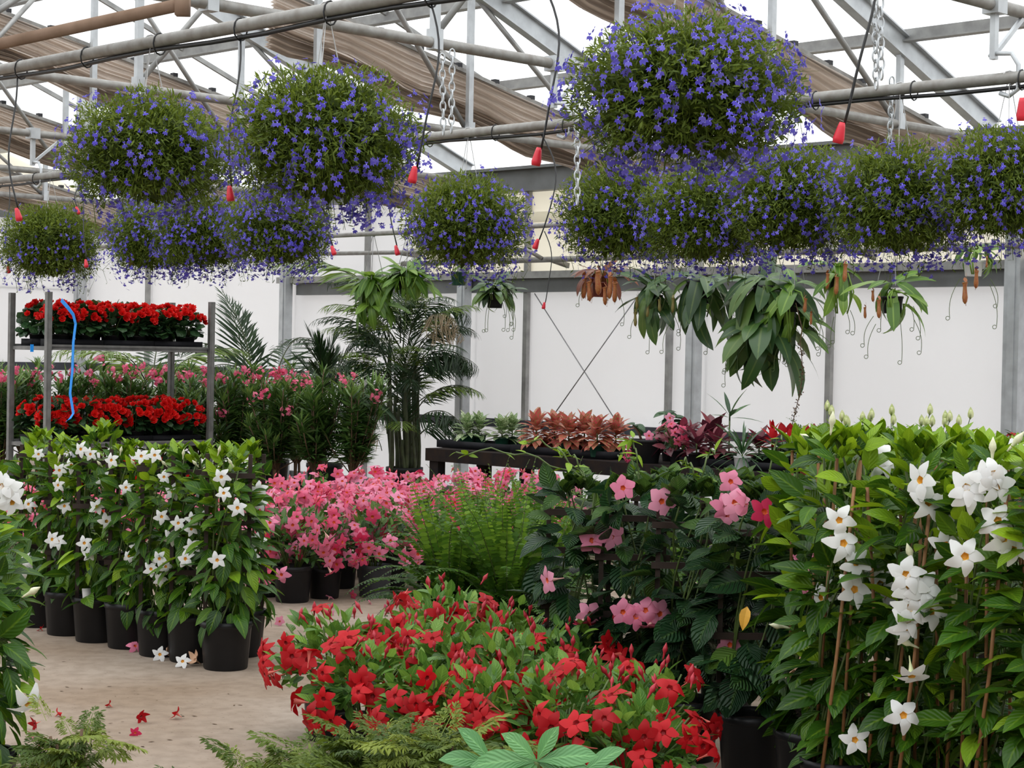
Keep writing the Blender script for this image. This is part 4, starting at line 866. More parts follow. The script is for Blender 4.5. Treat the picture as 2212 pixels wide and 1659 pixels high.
for i, (c, lab, s_) in enumerate(pink):
    t = thing('pink_mandevilla', lab, 'potted plant', c, 0, 'pink mandevillas in black pots'); rs = random.Random(i); sc_ = rs.uniform(.94, 1.06)
    put('pot', POTD if i == 2 else POT2 if i % 2 else POT3, t, scale=.95); put('foliage', PF[i % 3], t, (0, 0, 0), None, sc_, rs.uniform(0, 6))
    row_ = 0 if i < 4 else 1 if i < 8 else 2
    dome_flowers(t, 'pink' if i % 4 else 'pink', 300 + i, 42 if row_ == 0 else 34 if i < 25 else 24, .25, .2, .58, .043, sc_, front=.8 if row_ == 0 else 1., buds=5, low=-.45 if row_ == 0 else -.1)
    if i in (0, 3):
        for k in range(10): put('flower', FLOWER['pink'][k % 3], t, (rs.uniform(-.26, -.12), -.2 + rs.uniform(-.06, .06), .1 + .035 * k), face_R((rs.uniform(-.6, .4), -1, rs.uniform(-.8, .2)), k), .042)

# red compact ones in the front bed
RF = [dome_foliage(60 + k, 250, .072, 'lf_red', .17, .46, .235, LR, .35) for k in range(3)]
bed = []
for r_, (b, aas) in enumerate([(4.46, (5.53,)), (4.34, (5.12, 4.78, 4.46, 4.14, 3.83)), (4.76, (5.45, 5.1, 4.78, 4.46, 4.15)), (5.16, (5.72, 5.32, 4.92)), (5.5, (5.95, 5.55))]):
    for k, a in enumerate(aas): bed.append((AB(a, b), r_, k, len(aas)))
RN = ['', 'front edge of the bed', 'second row of the bed', 'third row of the bed', 'back of the bed']
for i, (c, r_, k, n) in enumerate(bed):
    if r_ == 0: c = floor_at(707, 1607); c.y += .1
    lab = 'red mandevilla at the near left corner, its black pot showing on the floor' if r_ == 0 else 'compact red mandevilla in the %s, %s from the left' % (RN[r_], ORD[k])
    t = thing('red_mandevilla', lab, 'potted plant', c, 0, 'compact red mandevillas'); rs = random.Random(i + 70); sc_ = rs.uniform(.95, 1.08)
    put('pot', POT2, t, scale=.98); put('foliage', RF[i % 3], t, (0, 0, 0), None, sc_, rs.uniform(0, 6))
    dome_flowers(t, 'red', 500 + i, 26 if r_ < 2 else 15, .25, .17, .45, .045, sc_, front=1.15 if r_ < 2 else .8, buds=7, low=-.45 if r_ < 2 else -.1, high=.6 if r_ < 2 else .8) if r_ else dome_flowers(t, 'red', 500, 20, .25, .17, .45, .045, sc_, 1.1, 9, -.1, -.22, .6)

# big-leaved pink ones on ladders
QF = [column_foliage(80 + k, .30, 1.06, .22, .18, 150, .155, LQ, 'lf_quilt', [(0, .5), (.15, .85), (.5, 1), (.8, 1.05), (1, .7)], .10, 6, down=.5) for k in range(3)]
qrow = [(1640, 6.7, 'at the right end with its black pot and a yellow leaf'), (1500, 6.95, 'second from the right end, rose flowers at the top'), (1375, 7.2, 'third from the right end, small flowers low down'), (1258, 7.42, 'at the left end beside the ferns, big double flower'), (1735, 7.6, 'behind the right end one, near the white flowers'), (1585, 7.9, 'in the second line, mostly hidden'), (1440, 8.2, 'far back in the second line above the reds')]
qfl = [(1297, 1153), (1322, 1159), (1279, 1167), (1312, 1150), (1181, 1254, None, (-1, -.5, -.1)), (1579, 1040, None, (.2, -1, .3)), (1567, 1095), (1587, 1085), (1571, 1112), (1346, 1054), (1430, 1083), (1346, 1322), (1394, 1318), (1374, 1332, 'pink'), (1426, 1326), (1404, 1354, 'pink', (0, -.3, -1)), (1275, 1326), (1261, 1350, 'pink', (0, -.3, -1)), (1577, 1393), (1724, 1230), (1714, 1250), (1735, 1262), (1737, 1204), (1652, 1105, 'pink'), (1612, 1086, None, (1, -.4, .2))]
fq = assign(qfl, [1640, 1530, 1400, 1258, 1735, -9, -9])
for i, (px, D, lab) in enumerate(qrow):
    c = gxy(px, D); t = thing('climbing_mandevilla', 'big-leaved pink mandevilla, %s' % lab, 'potted plant', c, 0, 'big-leaved climbing mandevillas'); put('pot', POT3, t, scale=1.0)
    trellis(t, [.94, .91, .90, .91, .88, .88, .88][i], .24, (.5, .72, .87)); put('foliage', QF[i % 3], t, (0, 0, 0), None, [.95, .925, .915, .925, .9, .9, .9][i], [0, 2.2, 4, 1, 3, 5, .7][i]); add_flowers(t, 'rose', fq[i], 0, .30, seed=60 + i, size=.046)
    if i < 4:
        mb = MB(); rs = np.random.RandomState(i); tips = [[(1690, 940)], [(1545, 975), (1470, 1000)], [(1360, 945), (1335, 985)], [(985, 978), (1130, 952), (1210, 985)]][i]
        for (qx, qy) in tips:
            e_ = CAM + ray(qx, qy) * ((D + .05) / ray(qx, qy).y) - c; s0 = Vector((.02, -.05, 1.0)); u = np.linspace(0, 1, 12)[:, None]; pts = arr(s0) * (1 - u) + arr(e_) * u; pts[:, 2] += .05 * np.sin(u[:, 0] * 3.14) + .012 * np.sin(u[:, 0] * 19); pts[:, 1] += .02 * np.sin(u[:, 0] * 13)
            mb.tube(pts, .0035, 5, 1); k = 7; ii = rs.randint(2, 12, k); mb.inst(LW[2], frames(rs.randn(k, 3) * [1, .6, .6], rs.randn(k, 3) * .3 + [0, 0, 1]), pts[ii], rs.uniform(.03, .07, k), rs.uniform(.6, 1, k))
        o = mb.build('climbing_shoot', ['lf_white', 'stem'], t, True); o['label'] = 'thin twining green shoot'
    if i == 0:
        w_ = P(1614, 1310, D - .27) - c; mb = MB(); mb.inst(LW[0], frames([[-.25, -.3, -.9]], [[-.3, -1, .2]]), [arr(w_)], .085, 0); o = mb.build('yellow_leaf', 'throat_y', t); o['label'] = 'yellowing leaf'

# big white ones at the right, on bamboo canes
RW = [column_foliage(90 + k, .18, 1.22, .19, .17, 260, .135, LW, 'lf_white', [(0, .2), (.12, .42), (.3, .78), (.5, .92), (.8, .98), (1, .6)], .24, 6, down=.15) for k in range(3)]
rrow = [(1830, 5.95, 1.0, 'front one on thin bamboo canes, lowest white flower over its pot'), (1992, 5.75, 1.0, 'front row, second from the aisle, crowded white flower cluster'), (2150, 5.5, 1.0, 'front row, third from the aisle, with a leaning cane'), (2290, 5.3, 1.0, 'front row, cut off by the right edge'), (1768, 6.4, .98, 'second row, at the aisle end, one white flower hanging out'), (1915, 6.3, 1.0, 'second row, behind the front one'), (2070, 6.1, .99, 'second row, behind the flower cluster'), (2215, 5.95, .98, 'second row, at the right edge'), (1840, 6.95, .95, 'third row, deep behind the aisle end'), (2000, 6.85, .95, 'third row, middle'), (2160, 6.7, .95, 'third row, right side')]
rfl = [(1813, 1124), (1823, 1173), (1900, 989), (1986, 1037, None, (-.8, -.5, .1)), (2007, 1085), (2092, 1069), (2088, 1052), (2149, 1023), (2156, 1051, None, (.3, -1, -.2)), (2043, 1177, None, (-.1, -1, .1)), (2085, 1202), (2169, 1163), (2190, 1184), (1884, 1213), (1849, 1216), (1847, 1273), (1772, 1291, None, (-.8, -.5, -.1)), (1902, 1261), (1909, 1286), (1957, 1241), (1966, 1268), (1998, 1273), (1984, 1289), (1968, 1312), (2012, 1321), (1961, 1339), (1957, 1355), (1728, 1399, None, (-.3, -.4, -1)), (1730, 1445, 'wilt', (0, -.3, -1)), (1970, 1463, None, (0, -.6, -.8)), (1952, 1545), (1847, 1598), (1888, 1636), (2156, 1124), (2044, 1108), (1905, 1002), (2130, 1030), (2200, 985)]
rbd = [(1769, 957, (-.8, -.3, .4)), (1794, 940, (0, -.2, 1)), (2176, 975, (.5, -.3, .8)), (2143, 1000, (0, -.2, 1)), (1707, 1357, (-1, -.2, .1)), (2057, 1321, (.1, -.3, .9)), (1975, 1220, (-.3, -.3, .9)), (1985, 1400, (-.9, -.2, .3))]
cols = [1840, 1985, 2140, 2290, 1745, 1900, -999, 2240, -999, -999, -999]; fr = assign(rfl, cols); br = assign(rbd, cols)
for i, (px, D, s_, lab) in enumerate(rrow):
    c = gxy(px, D); t = thing('white_mandevilla', 'tall white mandevilla, %s' % lab, 'potted plant', c, 0, 'tall white mandevillas at the right'); put('pot', POT3, t, scale=1.02)
    put('foliage', RW[i % 3], t, (0, 0, 0), None, s_, [0, 2, 4.4, 1, 3, 5, .5, 2.5, 3.5, 1.5, 5.5][i]); rs = random.Random(i + 5)
    if i < 8:
        for k in range(3):
            a = k * 2.09 + .4 + i; mb = MB(); mb.tube([(.09 * math.cos(a), .09 * math.sin(a) - (.04 if k == 0 else 0), .12), (.045 * math.cos(a + .4) + rs.uniform(-.05, .05), .05 * math.sin(a), 1.18)], .0055, 7); mb.build('cane', 'bamboo', t, True)
        if i < 3:
            for k in (-1, 1): mb = MB(); mb.tube([(k * .075, -.10, .14), (k * .06 + .02, -.17, .6), (k * .02 + .03, -.12, 1.1)], .0058, 7); mb.build('cane', 'bamboo', t, True)
    add_flowers(t, 'white', fr[i], 0, .235, seed=90 + i, size=.05, buds=br[i])

# ------------------------------------------------------------------ fallen blossoms
def fallen(kind, px, py, lab, R, s_=.036, up=.02):
    c = floor_at(px, py); c.z = up; tag(put('fallen_flower', FLOWER[kind][(px + py) % len(FLOWER[kind])], None, c, R, s_), lab, 'fallen flower', 'fallen blossoms on the floor')
up_ = lambda a, tl: rot('z', a) @ rot('x', tl)
fallen('white', 345, 1428, 'fallen white blossom facing the viewer, left of the pair by the pots', face_R((.1, -1, .35)), .036, .032); fallen('wilt', 364, 1424, 'fallen cream blossom standing on edge next to the white one', face_R((.9, -.4, .5)), .033, .03)
fallen('white', 394, 1442, 'fallen white blossom lying flat in front of the second pot', face_R((-.1, -.8, .5)), .036, .03); fallen('wilt', 420, 1438, 'wilted tan blossom against the front black pot', face_R((-.6, -.6, .6)), .035, .03)
fallen('pink', 292, 1408, 'crumpled deep pink blossom beside the fourth pot from the front', face_R((.4, -.6, .7)), .036, .03)
for j, (px, py, k, lab) in enumerate([(572, 1335, 'rose', 'pale pink blossom on the floor right of the front white pot'), (604, 1352, 'rose', 'pale pink blossom lying just behind the corner red mandevilla'), (762, 1332, 'pink', 'pink blossom lying in the middle of the aisle behind the red bed'), (715, 1330, 'pink', 'flat pink petal bits in the aisle left of the pink blossom'),
    (712, 1298, 'pink', 'pink blossom in front of the second front pot of pink mandevillas'), (762, 1294, 'pink', 'pink blossom left of the greyish pot'), (800, 1305, 'pink', 'pinkish petal scrap in front of the greyish pot'), (836, 1325, 'pink', 'pink blossom at the foot of the big fern'), (893, 1292, 'rose', 'pale pink blossom half under the fern fronds'),
    (305, 1561, 'redwilt', 'withered red blossom, left one of the two lying on bare floor'), (381, 1554, 'redwilt', 'withered red blossom, right one of the two lying on bare floor'), (292, 1590, 'pink', 'thin pink petal lying below the two withered red blossoms'), (126, 1548, 'redwilt', 'red scrap on the floor above the feathery foliage'), (74, 1577, 'redwilt', 'red blossom on the floor next to the left edge plant'), (70, 1596, 'pink', 'small pink scrap below the red blossom at the left edge'), (95, 1612, 'pink', 'pink scrap among the feathery leaves at lower left'), (235, 1528, 'redwilt', 'thin dark red petal in the middle of the bare floor'), (80, 1352, 'redwilt', 'red scrap in front of the farthest black pots'), (88, 1363, 'redwilt', 'second red scrap in front of the farthest black pots')]):
    small = 'scrap' in lab or 'petal' in lab; f = face_R((math.sin(j * 2.3) * .9, math.cos(j * 3.1) * .6 - .4, -.25 if j % 2 else .5), j); fallen(k, px, py, lab, f, (.022, .022, .012) if small else (.028, .028, .016), .012 if small else .024)
rs = np.random.RandomState(4); mb = MB(); bl = blade_t(.35, .1, 2); n = 70; px = np.concatenate([rs.uniform(60, 520, 45), rs.uniform(560, 860, 25)]); py = np.concatenate([rs.uniform(1400, 1640, 45), rs.uniform(1300, 1420, 25)])
for x, y in zip(px, py): c = floor_at(x, y); c.z = .003; a = rs.uniform(0, 6.28); mb.inst(bl, frames([[math.cos(a), math.sin(a), .0]], [[0, 0, 1.]]), [arr(c)], rs.uniform(.008, .03))
tag(mb.build('floor_litter', 'woody'), 'tiny brown leaf bits scattered over the concrete floor', 'litter', None, 'stuff')

# ------------------------------------------------------------------ fronds: ferns and palms
def frond_mesh(name, L, n, l0, prof, e0, e1, mat, W=.12, sweep=.6, vee=.25, droop=.3, rr=.006, bare=.12, seed=0, stemmat='rachis', tone=(.2, .8), side=0., seg=3, jit=.08):
    """one arching frond leaning out along +y"""
    rs = np.random.RandomState(seed); mb = MB(); u = np.linspace(0, 1, 22); el = e0 + (e1 - e0) * u ** 1.3
    y = np.concatenate([[0], np.cumsum(np.cos(el[1:]) * L / 21)]); z = np.concatenate([[0], np.cumsum(np.sin(el[1:]) * L / 21)]); x = side * u ** 2 * L
    pts = np.stack([x, y, z], 1); mb.tube(pts, rr * (1 - .75 * u), 5, 1)
    t = np.linspace(bare, 1, n); p = np.stack([np.interp(t, u, pts[:, k]) for k in range(3)], 1); tg = nrm(np.stack([np.interp(t, u, np.gradient(pts[:, k])) for k in range(3)], 1))
    sd = nrm(np.cross(tg, [0, 0, 1.])); nm = np.cross(sd, tg); ll = l0 * np.interp(t, [q[0] for q in prof], [q[1] for q in prof]); lt = blade_t(W, droop, seg)
    for s_ in (-1, 1):
        sw = sweep * (.6 + .8 * t)[:, None]; d = sd * s_ * np.cos(sw) + tg * np.sin(sw) + nm * vee + jit * rs.randn(n, 3)
        mb.inst(lt, frames(d, nm + .25 * rs.randn(n, 3)), p, ll * rs.uniform(.85, 1.1, n), np.clip(rs.uniform(tone[0], tone[1], n), 0, 1))
    return mb.mesh(name, [mat, stemmat], True)
FERN = [frond_mesh('fern_frond', L, 34, .056, [(0, .6), (.15, 1), (.6, .85), (1, .12)], e0, e1, 'lf_fern', .46, .12, .05, .25, .0035, .06, k, tone=tn, jit=.04) for k, (L, e0, e1, tn) in enumerate([(.80, 1.45, .75, (.3, .8)), (.85, 1.35, .2, (.2, .7)), (.70, 1.2, -.5, (.15, .6)), (.62, .9, -.8, (.05, .45)), (.55, .55, -.6, (.0, .35)), (.78, 1.5, 1.2, (.45, 1.))])]
def fern(c, lab, seed, n=64, s_=1.0, potm=None):
    t = thing('boston_fern', lab, 'fern', c, 0, 'big green ferns'); rs = random.Random(seed); put('pot', potm or POT2, t, scale=1.05)
    for k in range(n):
        u = (k + .5) / n; v = min(5, int(u * 5)) if k % 7 else 5; a = k * 2.39996; r = .02 + .05 * u
        o = put('frond', FERN[v], t, (r * math.cos(a), r * math.sin(a), .17), rot('z', a - math.pi / 2) @ rot('y', rs.uniform(-.25, .25)) @ rot('x', rs.uniform(-.12, .12)), s_ * rs.uniform(.82, 1.08))
for px, D, lab, s_, n in ((985, 9.55, 'front fern at the left, its fronds arching over the open floor', .95, 66), (1105, 9.35, 'front fern next to the big double pink flower', .98, 66), (1045, 10.15, 'fern standing behind the two front ferns, upright fronds', .98, 54), (1190, 10.0, 'fern behind the climbing mandevilla leaves at the right of the ferns', .95, 50),
                       (1660, 8.7, 'light fern behind the ribbed-leaved plants, left of the tall whites', 1.0, 46), (1755, 9.0, 'light fern glimpsed through the tall white mandevillas', 1.0, 46), (2120, 8.6, 'fern seen between the tall whites near the right edge', .95, 40), (1440, 9.6, 'fern tips showing above the big ribbed leaves in the middle', .9, 40)): fern(gxy(px, D), lab, int(px), n, s_)

def palm(c, lab, seed, fronds, stems=(), name='palm', cat='palm', group=None, potm='pot'):
    """fronds: (mesh, base xyz, azimuth deg [0 = right, 90 = away], scale, extra tilt)"""
    t = thing(name, lab, cat, c, 0, group); put('pot', POT3, t, scale=1.5)
    for p0, p1, r in stems:
        mb = MB(); u = np.linspace(0, 1, 7)[:, None]; pts = arr(p0) * (1 - u) + arr(p1) * u; pts[:, 0] += .03 * np.sin(u[:, 0] * 4 + seed); mb.tube(pts, np.linspace(r, r * .6, 7), 8); mb.build('stem', 'palmstem', t, True)
    for me, b_, az, s_, tl in fronds: put('frond', me, t, b_, rot('z', math.radians(az) - math.pi / 2) @ rot('x', tl), s_)
pk = dict(prof=[(0, .5), (.2, 1), (.6, .9), (1, .35)])
KEN = [frond_mesh('palm_frond', 1.35, 30, .42, pk['prof'], 1.35, -.4, 'lf_palm', .055, .55, .05, .55, .012, .25, 1, 'palmstem', (.1, .5)), frond_mesh('palm_frond', 1.3, 28, .45, pk['prof'], 1.1, -.9, 'lf_palm', .055, .5, -.1, .9, .012, .22, 2, 'palmstem', (.05, .4)), frond_mesh('palm_frond', 1.2, 30, .40, pk['prof'], .95, -.3, 'lf_palm_light', .06, .6, .1, .6, .010, .2, 3, 'palmstem', (.3, .9)),
       frond_mesh('palm_frond', 1.25, 26, .40, pk['prof'], 1.2, -1.1, 'lf_palm_dry', .05, .4, -.3, 1.0, .010, .25, 4, 'palmstem', (.3, .9)), frond_mesh('palm_frond', 1.0, 30, .3, pk['prof'], 1.45, .7, 'lf_palm', .06, .8, .15, .15, .010, .2, 5, 'palmstem', (.1, .5)), frond_mesh('palm_frond', .62, 22, .34, [(0, .9), (1, .8)], 1.1, .6, 'lf_palm', .05, 1.1, .2, .05, .008, .45, 6, 'palmstem', (.05, .5))]
c = gxy(878, 18.6); rs = random.Random(3); fr = []; st = []
for k in range(15):
    x = rs.uniform(-.26, .12); yv = rs.uniform(-.15, .2); h_ = rs.uniform(.6, 1.6); st.append(((x, yv, .2), (x * 1.1 + .04, yv, h_), rs.uniform(.014, .028)))
for k in range(46):
    h_ = .55 + 1.3 * k / 46; az = k * 137.5; fr.append((KEN[[1, 0, 2, 4, 0, 1, 2][k % 7]], (-.06 + .12 * math.cos(math.radians(az)), .05 * math.sin(math.radians(az)), h_), az, rs.uniform(.46, .78), rs.uniform(-.15, .25)))
fr += [(KEN[2], (-.05, -.05, 1.7), 186, 1.25, .1), (KEN[2], (-.05, -.05, 1.5), 205, .8, .1), (KEN[3], (.1, -.08, 1.65), 330, .52, 0), (KEN[3], (.12, -.08, 1.5), 350, .5, .1), (KEN[3], (-.22, -.1, .5), 230, .45, .1), (KEN[4], (-.03, -.02, 1.75), 75, .75, 0), (KEN[4], (0, -.02, 1.7), 20, .7, .1), (KEN[0], (.05, -.05, 1.3), 8, .62, .0), (KEN[1], (.05, -.05, 1.2), 350, .6, .0), (KEN[1], (-.15, -.1, 1.1), 200, .6, .1), (KEN[1], (.0, -.1, .95), 280, .5, .2)]
palm(c, 'tall clumping palm with many dark stems in front of the white wall', 1, fr, st, 'clumping_palm')
c = gxy(590, 19.4); fr = [(KEN[4], (-.25, 0, 1.0), 120, 1.25, -.15), (KEN[0], (-.1, 0, .9), 160, 1.05, -.1), (KEN[4], (-.2, 0, .95), 150, 1.2, .1), (KEN[0], (0, 0, .9), 70, .95, .1), (KEN[2], (-.2, -.1, .8), 200, .95, .1), (KEN[2], (0, -.1, .8), 300, .8, .1), (KEN[2], (.2, -.1, .8), 340, .85, .2), (KEN[1], (0, 0, .9), 20, .9, .1), (KEN[2], (-.3, 0, .9), 185, 1.05, -.1), (KEN[1], (-.1, 0, .85), 230, .85, .2), (KEN[0], (.2, 0, .85), 45, .85, 0), (KEN[2], (-.1, -.1, .7), 250, .8, .3)]
palm(c, 'feathery palm rising behind the oleanders, right of the flower trolley', 2, fr, [((-.05 + .06 * k, 0, .2), (-.1 + .08 * k, 0, 1.0), .028) for k in range(3)], 'feather_palm')
c = gxy(705, 19.0); fr = [(KEN[5], (.05 * math.cos(k), .05 * math.sin(k), .95 + .012 * k), k * 137.5, .55 + .012 * k, -.45 + .05 * k) for k in range(18)]
palm(c, 'spiky dark palm between the feathery palm and the tall clumping palm', 3, fr, [((0, 0, .2), (0, 0, 1.0), .05)], 'spiky_palm')
c = gxy(330, 18.6); palm(c, 'palm whose tips show behind the red flowers on the top shelf', 4, [(KEN[2], (.02, 0, 1.0), 170, 1.0, 0), (KEN[2], (0, 0, 1.0), 10, .9, .1), (KEN[2], (0, 0, .95), 250, .9, .1), (KEN[0], (0, 0, .95), 90, .8, .2)], [((0, 0, .2), (0, 0, 1.0), .03)], 'low_palm')

# ------------------------------------------------------------------ oleanders
OLF = leaf_t(.17, 3, .2, .3, 'lance')
def oleander_mesh(seed):
    rs = np.random.RandomState(seed); mb = MB()
    for k in range(34):
        a = rs.uniform(0, 6.28); r = rs.uniform(.05, .27); h_ = rs.uniform(.75, 1.34) - r * .4; p0 = np.array([.02 * math.cos(a), .02 * math.sin(a), .45]); p1 = np.array([r * math.cos(a), r * math.sin(a), h_])
        pts = np.stack([p0, p0 * .4 + p1 * .6 - [0, 0, .04], p1]); mb.tube(pts, .005, 5, 1); n = 58; u = rs.uniform(.15, 1.0, n) ** .7; pos = p0 + (p1 - p0) * u[:, None]; th = rs.uniform(0, 6.28, n); e_ = .25 + .9 * u ** 3 + rs.uniform(-.35, .3, n)
        d = np.stack([np.cos(th) * np.cos(e_), np.sin(th) * np.cos(e_), np.sin(e_)], 1); mb.inst(OLF, frames(d, np.tile([0, -.3, 1.], (n, 1)) + .3 * rs.randn(n, 3)), pos, rs.uniform(.09, .16, n), np.clip(rs.uniform(.05, .55, n) + .35 * (u > .93), 0, 1))
    return mb.mesh('oleander_foliage', ['lf_oleander', 'woody'])
OLE = [oleander_mesh(s) for s in (1, 2, 3)]
olf = [(105, 800), (75, 805), (160, 800), (192, 805), (275, 795), (305, 790), (330, 808), (345, 825), (290, 810), (395, 808), (412, 812), (475, 815), (520, 800), (560, 805), (610, 800), (605, 808), (637, 832), (570, 850), (620, 888), (480, 890), (5, 815), (215, 778), (240, 800), (360, 800), (440, 800), (36, 800), (130, 815), (545, 860), (590, 815), (812, 855)]
orow = [(5, 16.5), (90, 16.8), (180, 17.1), (265, 17.4), (350, 17.6), (430, 17.3), (515, 16.7), (600, 16.1), (685, 15.9), (765, 15.8), (50, 17.6), (225, 18.1), (395, 18.4), (560, 17.1), (645, 16.9)]
og = assign(olf, [o_[0] for o_ in orow[:10]] + [-999] * 5)
for i, (px, D) in enumerate(orow):
    c = gxy(px, D); front = i < 10
    lab = ('pink-flowered oleander in the front line, %s from the left edge' % ORD[i]) if front else 'oleander in the rear line, %s from the left edge' % ORD[i - 10]
    t = thing('oleander', lab, 'shrub', c, 0, 'oleanders by the wall'); put('pot', POT3, t, scale=1.25); rs = random.Random(i)
    for k in range(3): mb = MB(); a = k * 2.1; mb.tube([(.03 * math.cos(a), .03 * math.sin(a), .2), (.02 * math.cos(a + .5), .02 * math.sin(a + .5), .5), (.06 * math.cos(a), .06 * math.sin(a), .85)], .012, 7); mb.build('trunk', 'woody', t, True)
    put('foliage', OLE[i % 3], t, (0, 0, 0), None, [1., .99, 1.01][i % 3] * (.99 if D > 17 else 1.0) if front else 1.02, i * 1.3)
    add_flowers(t, 'oleander', og[i], 0, .26, seed=i, size=.055)
    for k in range(3): add_flowers(t, 'oleander', [(px + rs.uniform(-30, 30), rs.uniform(800, 830))], 0, .25, seed=i * 7 + k, size=.04)

# ------------------------------------------------------------------ trolley with red begonias
TH = math.radians(40); TL, TD = 1.52, .68; TX = Vector((math.cos(TH), math.sin(TH), 0)); TY = Vector((-math.sin(TH), math.cos(TH), 0))
t0 = Vector((ray(104, 745).x * 15.2, 15.2, 0))
tr = thing('plant_trolley', 'tall galvanised plant trolley with shelves of red begonias', 'trolley', t0, TH)
for (x, y, h_) in ((0, 0, 1.915), (TL, 0, 1.88), (0, TD, 1.915), (TL, TD, 1.88)):
    mb = MB(); mb.box((x, y, .12 + h_ / 2 - .06), (.045, .045, h_ - .12)); mb.box((x, y - .02, .12 + h_ / 2 - .06), (.02, .012, h_ - .12)); mb.build('post', 'trolley', tr)
SH = (1.465, .665, .16)
for z in SH:
    mb = MB(); mb.box((TL / 2, TD / 2, z), (TL - .06, TD, .018)); mb.box((TL / 2, 0.01, z + .002), (TL - .05, .02, .045)); mb.box((TL / 2, TD - .01, z + .002), (TL - .05, .02, .045))
    for x in (.02, TL - .02): mb.box((x, TD / 2, z - .01), (.04, TD, .03))
    mb.build('shelf', 'trolley', tr)
for (x, y) in ((.06, .06), (TL - .06, .06), (.06, TD - .06), (TL - .06, TD - .06)):
    mb = MB(); mb.lathe([(.0, -.02), (.06, -.02), (.06, .02), (0, .02)], 16); o = mb.build('wheel', 'clip', tr); o.location = (x, y, .06); o.rotation_euler = (math.pi / 2, 0, 0)
    mb = MB(); mb.box((x, y, .125), (.05, .05, .05)); mb.build('caster_fork', 'trolley', tr)
# blue strap and tag
mb = MB(); pts = [P(px, py, D) for px, py, D in ((132, 648, 15.05), (146, 664, 15.0), (158, 680, 14.98), (163, 700, 14.98), (158, 740, 14.98), (156, 800, 14.98), (151, 850, 14.98), (156, 880, 14.96), (158, 893, 14.95), (151, 904, 14.93), (144, 909, 14.9))]
mb.ribbon(pts, .034, 0, .5, arr(B)); o = mb.build('blue_strap', 'blue'); so = o.modifiers.new('thick', 'SOLIDIFY'); so.thickness = .003
tag(o, 'bright blue strap hanging down the front of the trolley', 'strap')
mb = MB(); c = P(69, 752, 15.1); mb.box(c, (.028, .004, .06), 0, TH); tag(mb.build('blue_tag', 'blue'), 'small blue tag hanging under the top shelf of the trolley', 'tag')
BL = [leaf_t(.9, 4, .1, .6, 'round', .02), leaf_t(.95, 4, .05, .9, 'round', .03), leaf_t(.85, 4, .2, .3, 'round', .02)]
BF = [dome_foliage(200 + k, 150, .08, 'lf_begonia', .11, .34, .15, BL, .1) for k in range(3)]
POTBG = pot_mesh('begonia_pot', .085, .07, .085, 'pot', .0, 24); n_b = 0
SN = ['top shelf', 'lower shelf', 'bottom shelf']
for si, z in enumerate(SH):
    for k in range(6 if si < 2 else 5):
        for r_ in range(2 if si < 2 else 1):
            lx = .17 + k * (TL - .34) / (5 if si < 2 else 4); ly = .15 + r_ * .36; c = t0 + TX * lx + TY * ly; c.z = z + .026
            lab = 'red begonia on the %s of the trolley, %s row, %s from its left post' % (SN[si], ['front', 'rear'][r_], ORD[k]); t = thing('red_begonia', lab, 'potted plant', c, TH * 0, 'red begonias on the trolley'); n_b += 1; rs = np.random.RandomState(n_b); sc_ = rs.uniform(1.06, 1.2)
            put('pot', POTBG, t); put('foliage', BF[n_b % 3], t, (0, 0, -.055), None, sc_, rs.uniform(0, 6)); m = (34, 42, 10)[si] if r_ == 0 else (22, 24, 0)[si]
            for j in range(m):
                d = nrm(rs.randn(3)); d[2] = abs(d[2]) * .9 + (.12 if si == 0 or r_ else -.35 * rs.rand()); d[1] = -abs(d[1]) if r_ == 0 and rs.rand() < .75 else d[1]; d = nrm(d)
                put('flower', FLOWER['begonia'][j % 3], t, arr([d[0] * .165, d[1] * .165, .185 + d[2] * .165]), face_R(nrm(d + rs.randn(3) * .3 + [0, -.35, .1]), rs.uniform(0, 6)), rs.uniform(.032, .045))
    for k in range(3 if si < 2 else 0):
        for r_ in range(2):
            mb = MB(); c = TX * 0 + Vector((.17 + (2 * k + .5) * (TL - .34) / 5, .15 + r_ * .36, z + .009)); w_ = .46 
            q = t0 + TX * c.x + TY * c.y; q.z = z + .009; mb.box((0, 0, .004), (w_, .2, .008)); mb.box((0, -.1, .03), (w_, .006, .06)); mb.box((0, .1, .03), (w_, .006, .06)); mb.box((-w_ / 2, 0, .03), (.006, .2, .06)); mb.box((w_ / 2, 0, .03), (.006, .2, .06))
            o = put('carrier_tray', mb.mesh('carrier_tray', ['tray']), None, q, None, 1, TH); tag(o, 'black carrier tray under begonias on the %s, %s row, %s from the left' % (SN[si], ['front', 'rear'][r_], ORD[k]), 'tray', 'black begonia trays')

# ------------------------------------------------------------------ bench with small plants
BZ, BB, BA0, BA1 = .715, 10.08, 11.2, 4.6
t = thing('plant_bench', 'long dark plant bench along the white wall carrying small potted plants', 'bench', AB(8, 10.6, 0))
def bbox(name, a0, a1, b0, b1, z0, z1, mat='bench', par=t):
    mb = MB(); V = [arr(AB(a, b, z)) for z in (z0, z1) for a, b in ((a0, b0), (a1, b0), (a1, b1), (a0, b1))]; mb.raw(V, [(0, 1, 2, 3), (7, 6, 5, 4), (0, 4, 5, 1), (1, 5, 6, 2), (2, 6, 7, 3), (3, 7, 4, 0)]); return mb.build(name, mat, par, False, True)
bbox('tabletop', BA0, BA1, BB + .03, BB + 1.15, BZ - .03, BZ); bbox('apron', BA0, BA1, BB, BB + .035, BZ - .10, BZ); bbox('apron', BA0, BA1, BB + 1.13, BB + 1.165, BZ - .10, BZ)
bbox('end_rail', BA0 - .035, BA0, BB + .036, BB + 1.129, BZ - .10, BZ - .031)
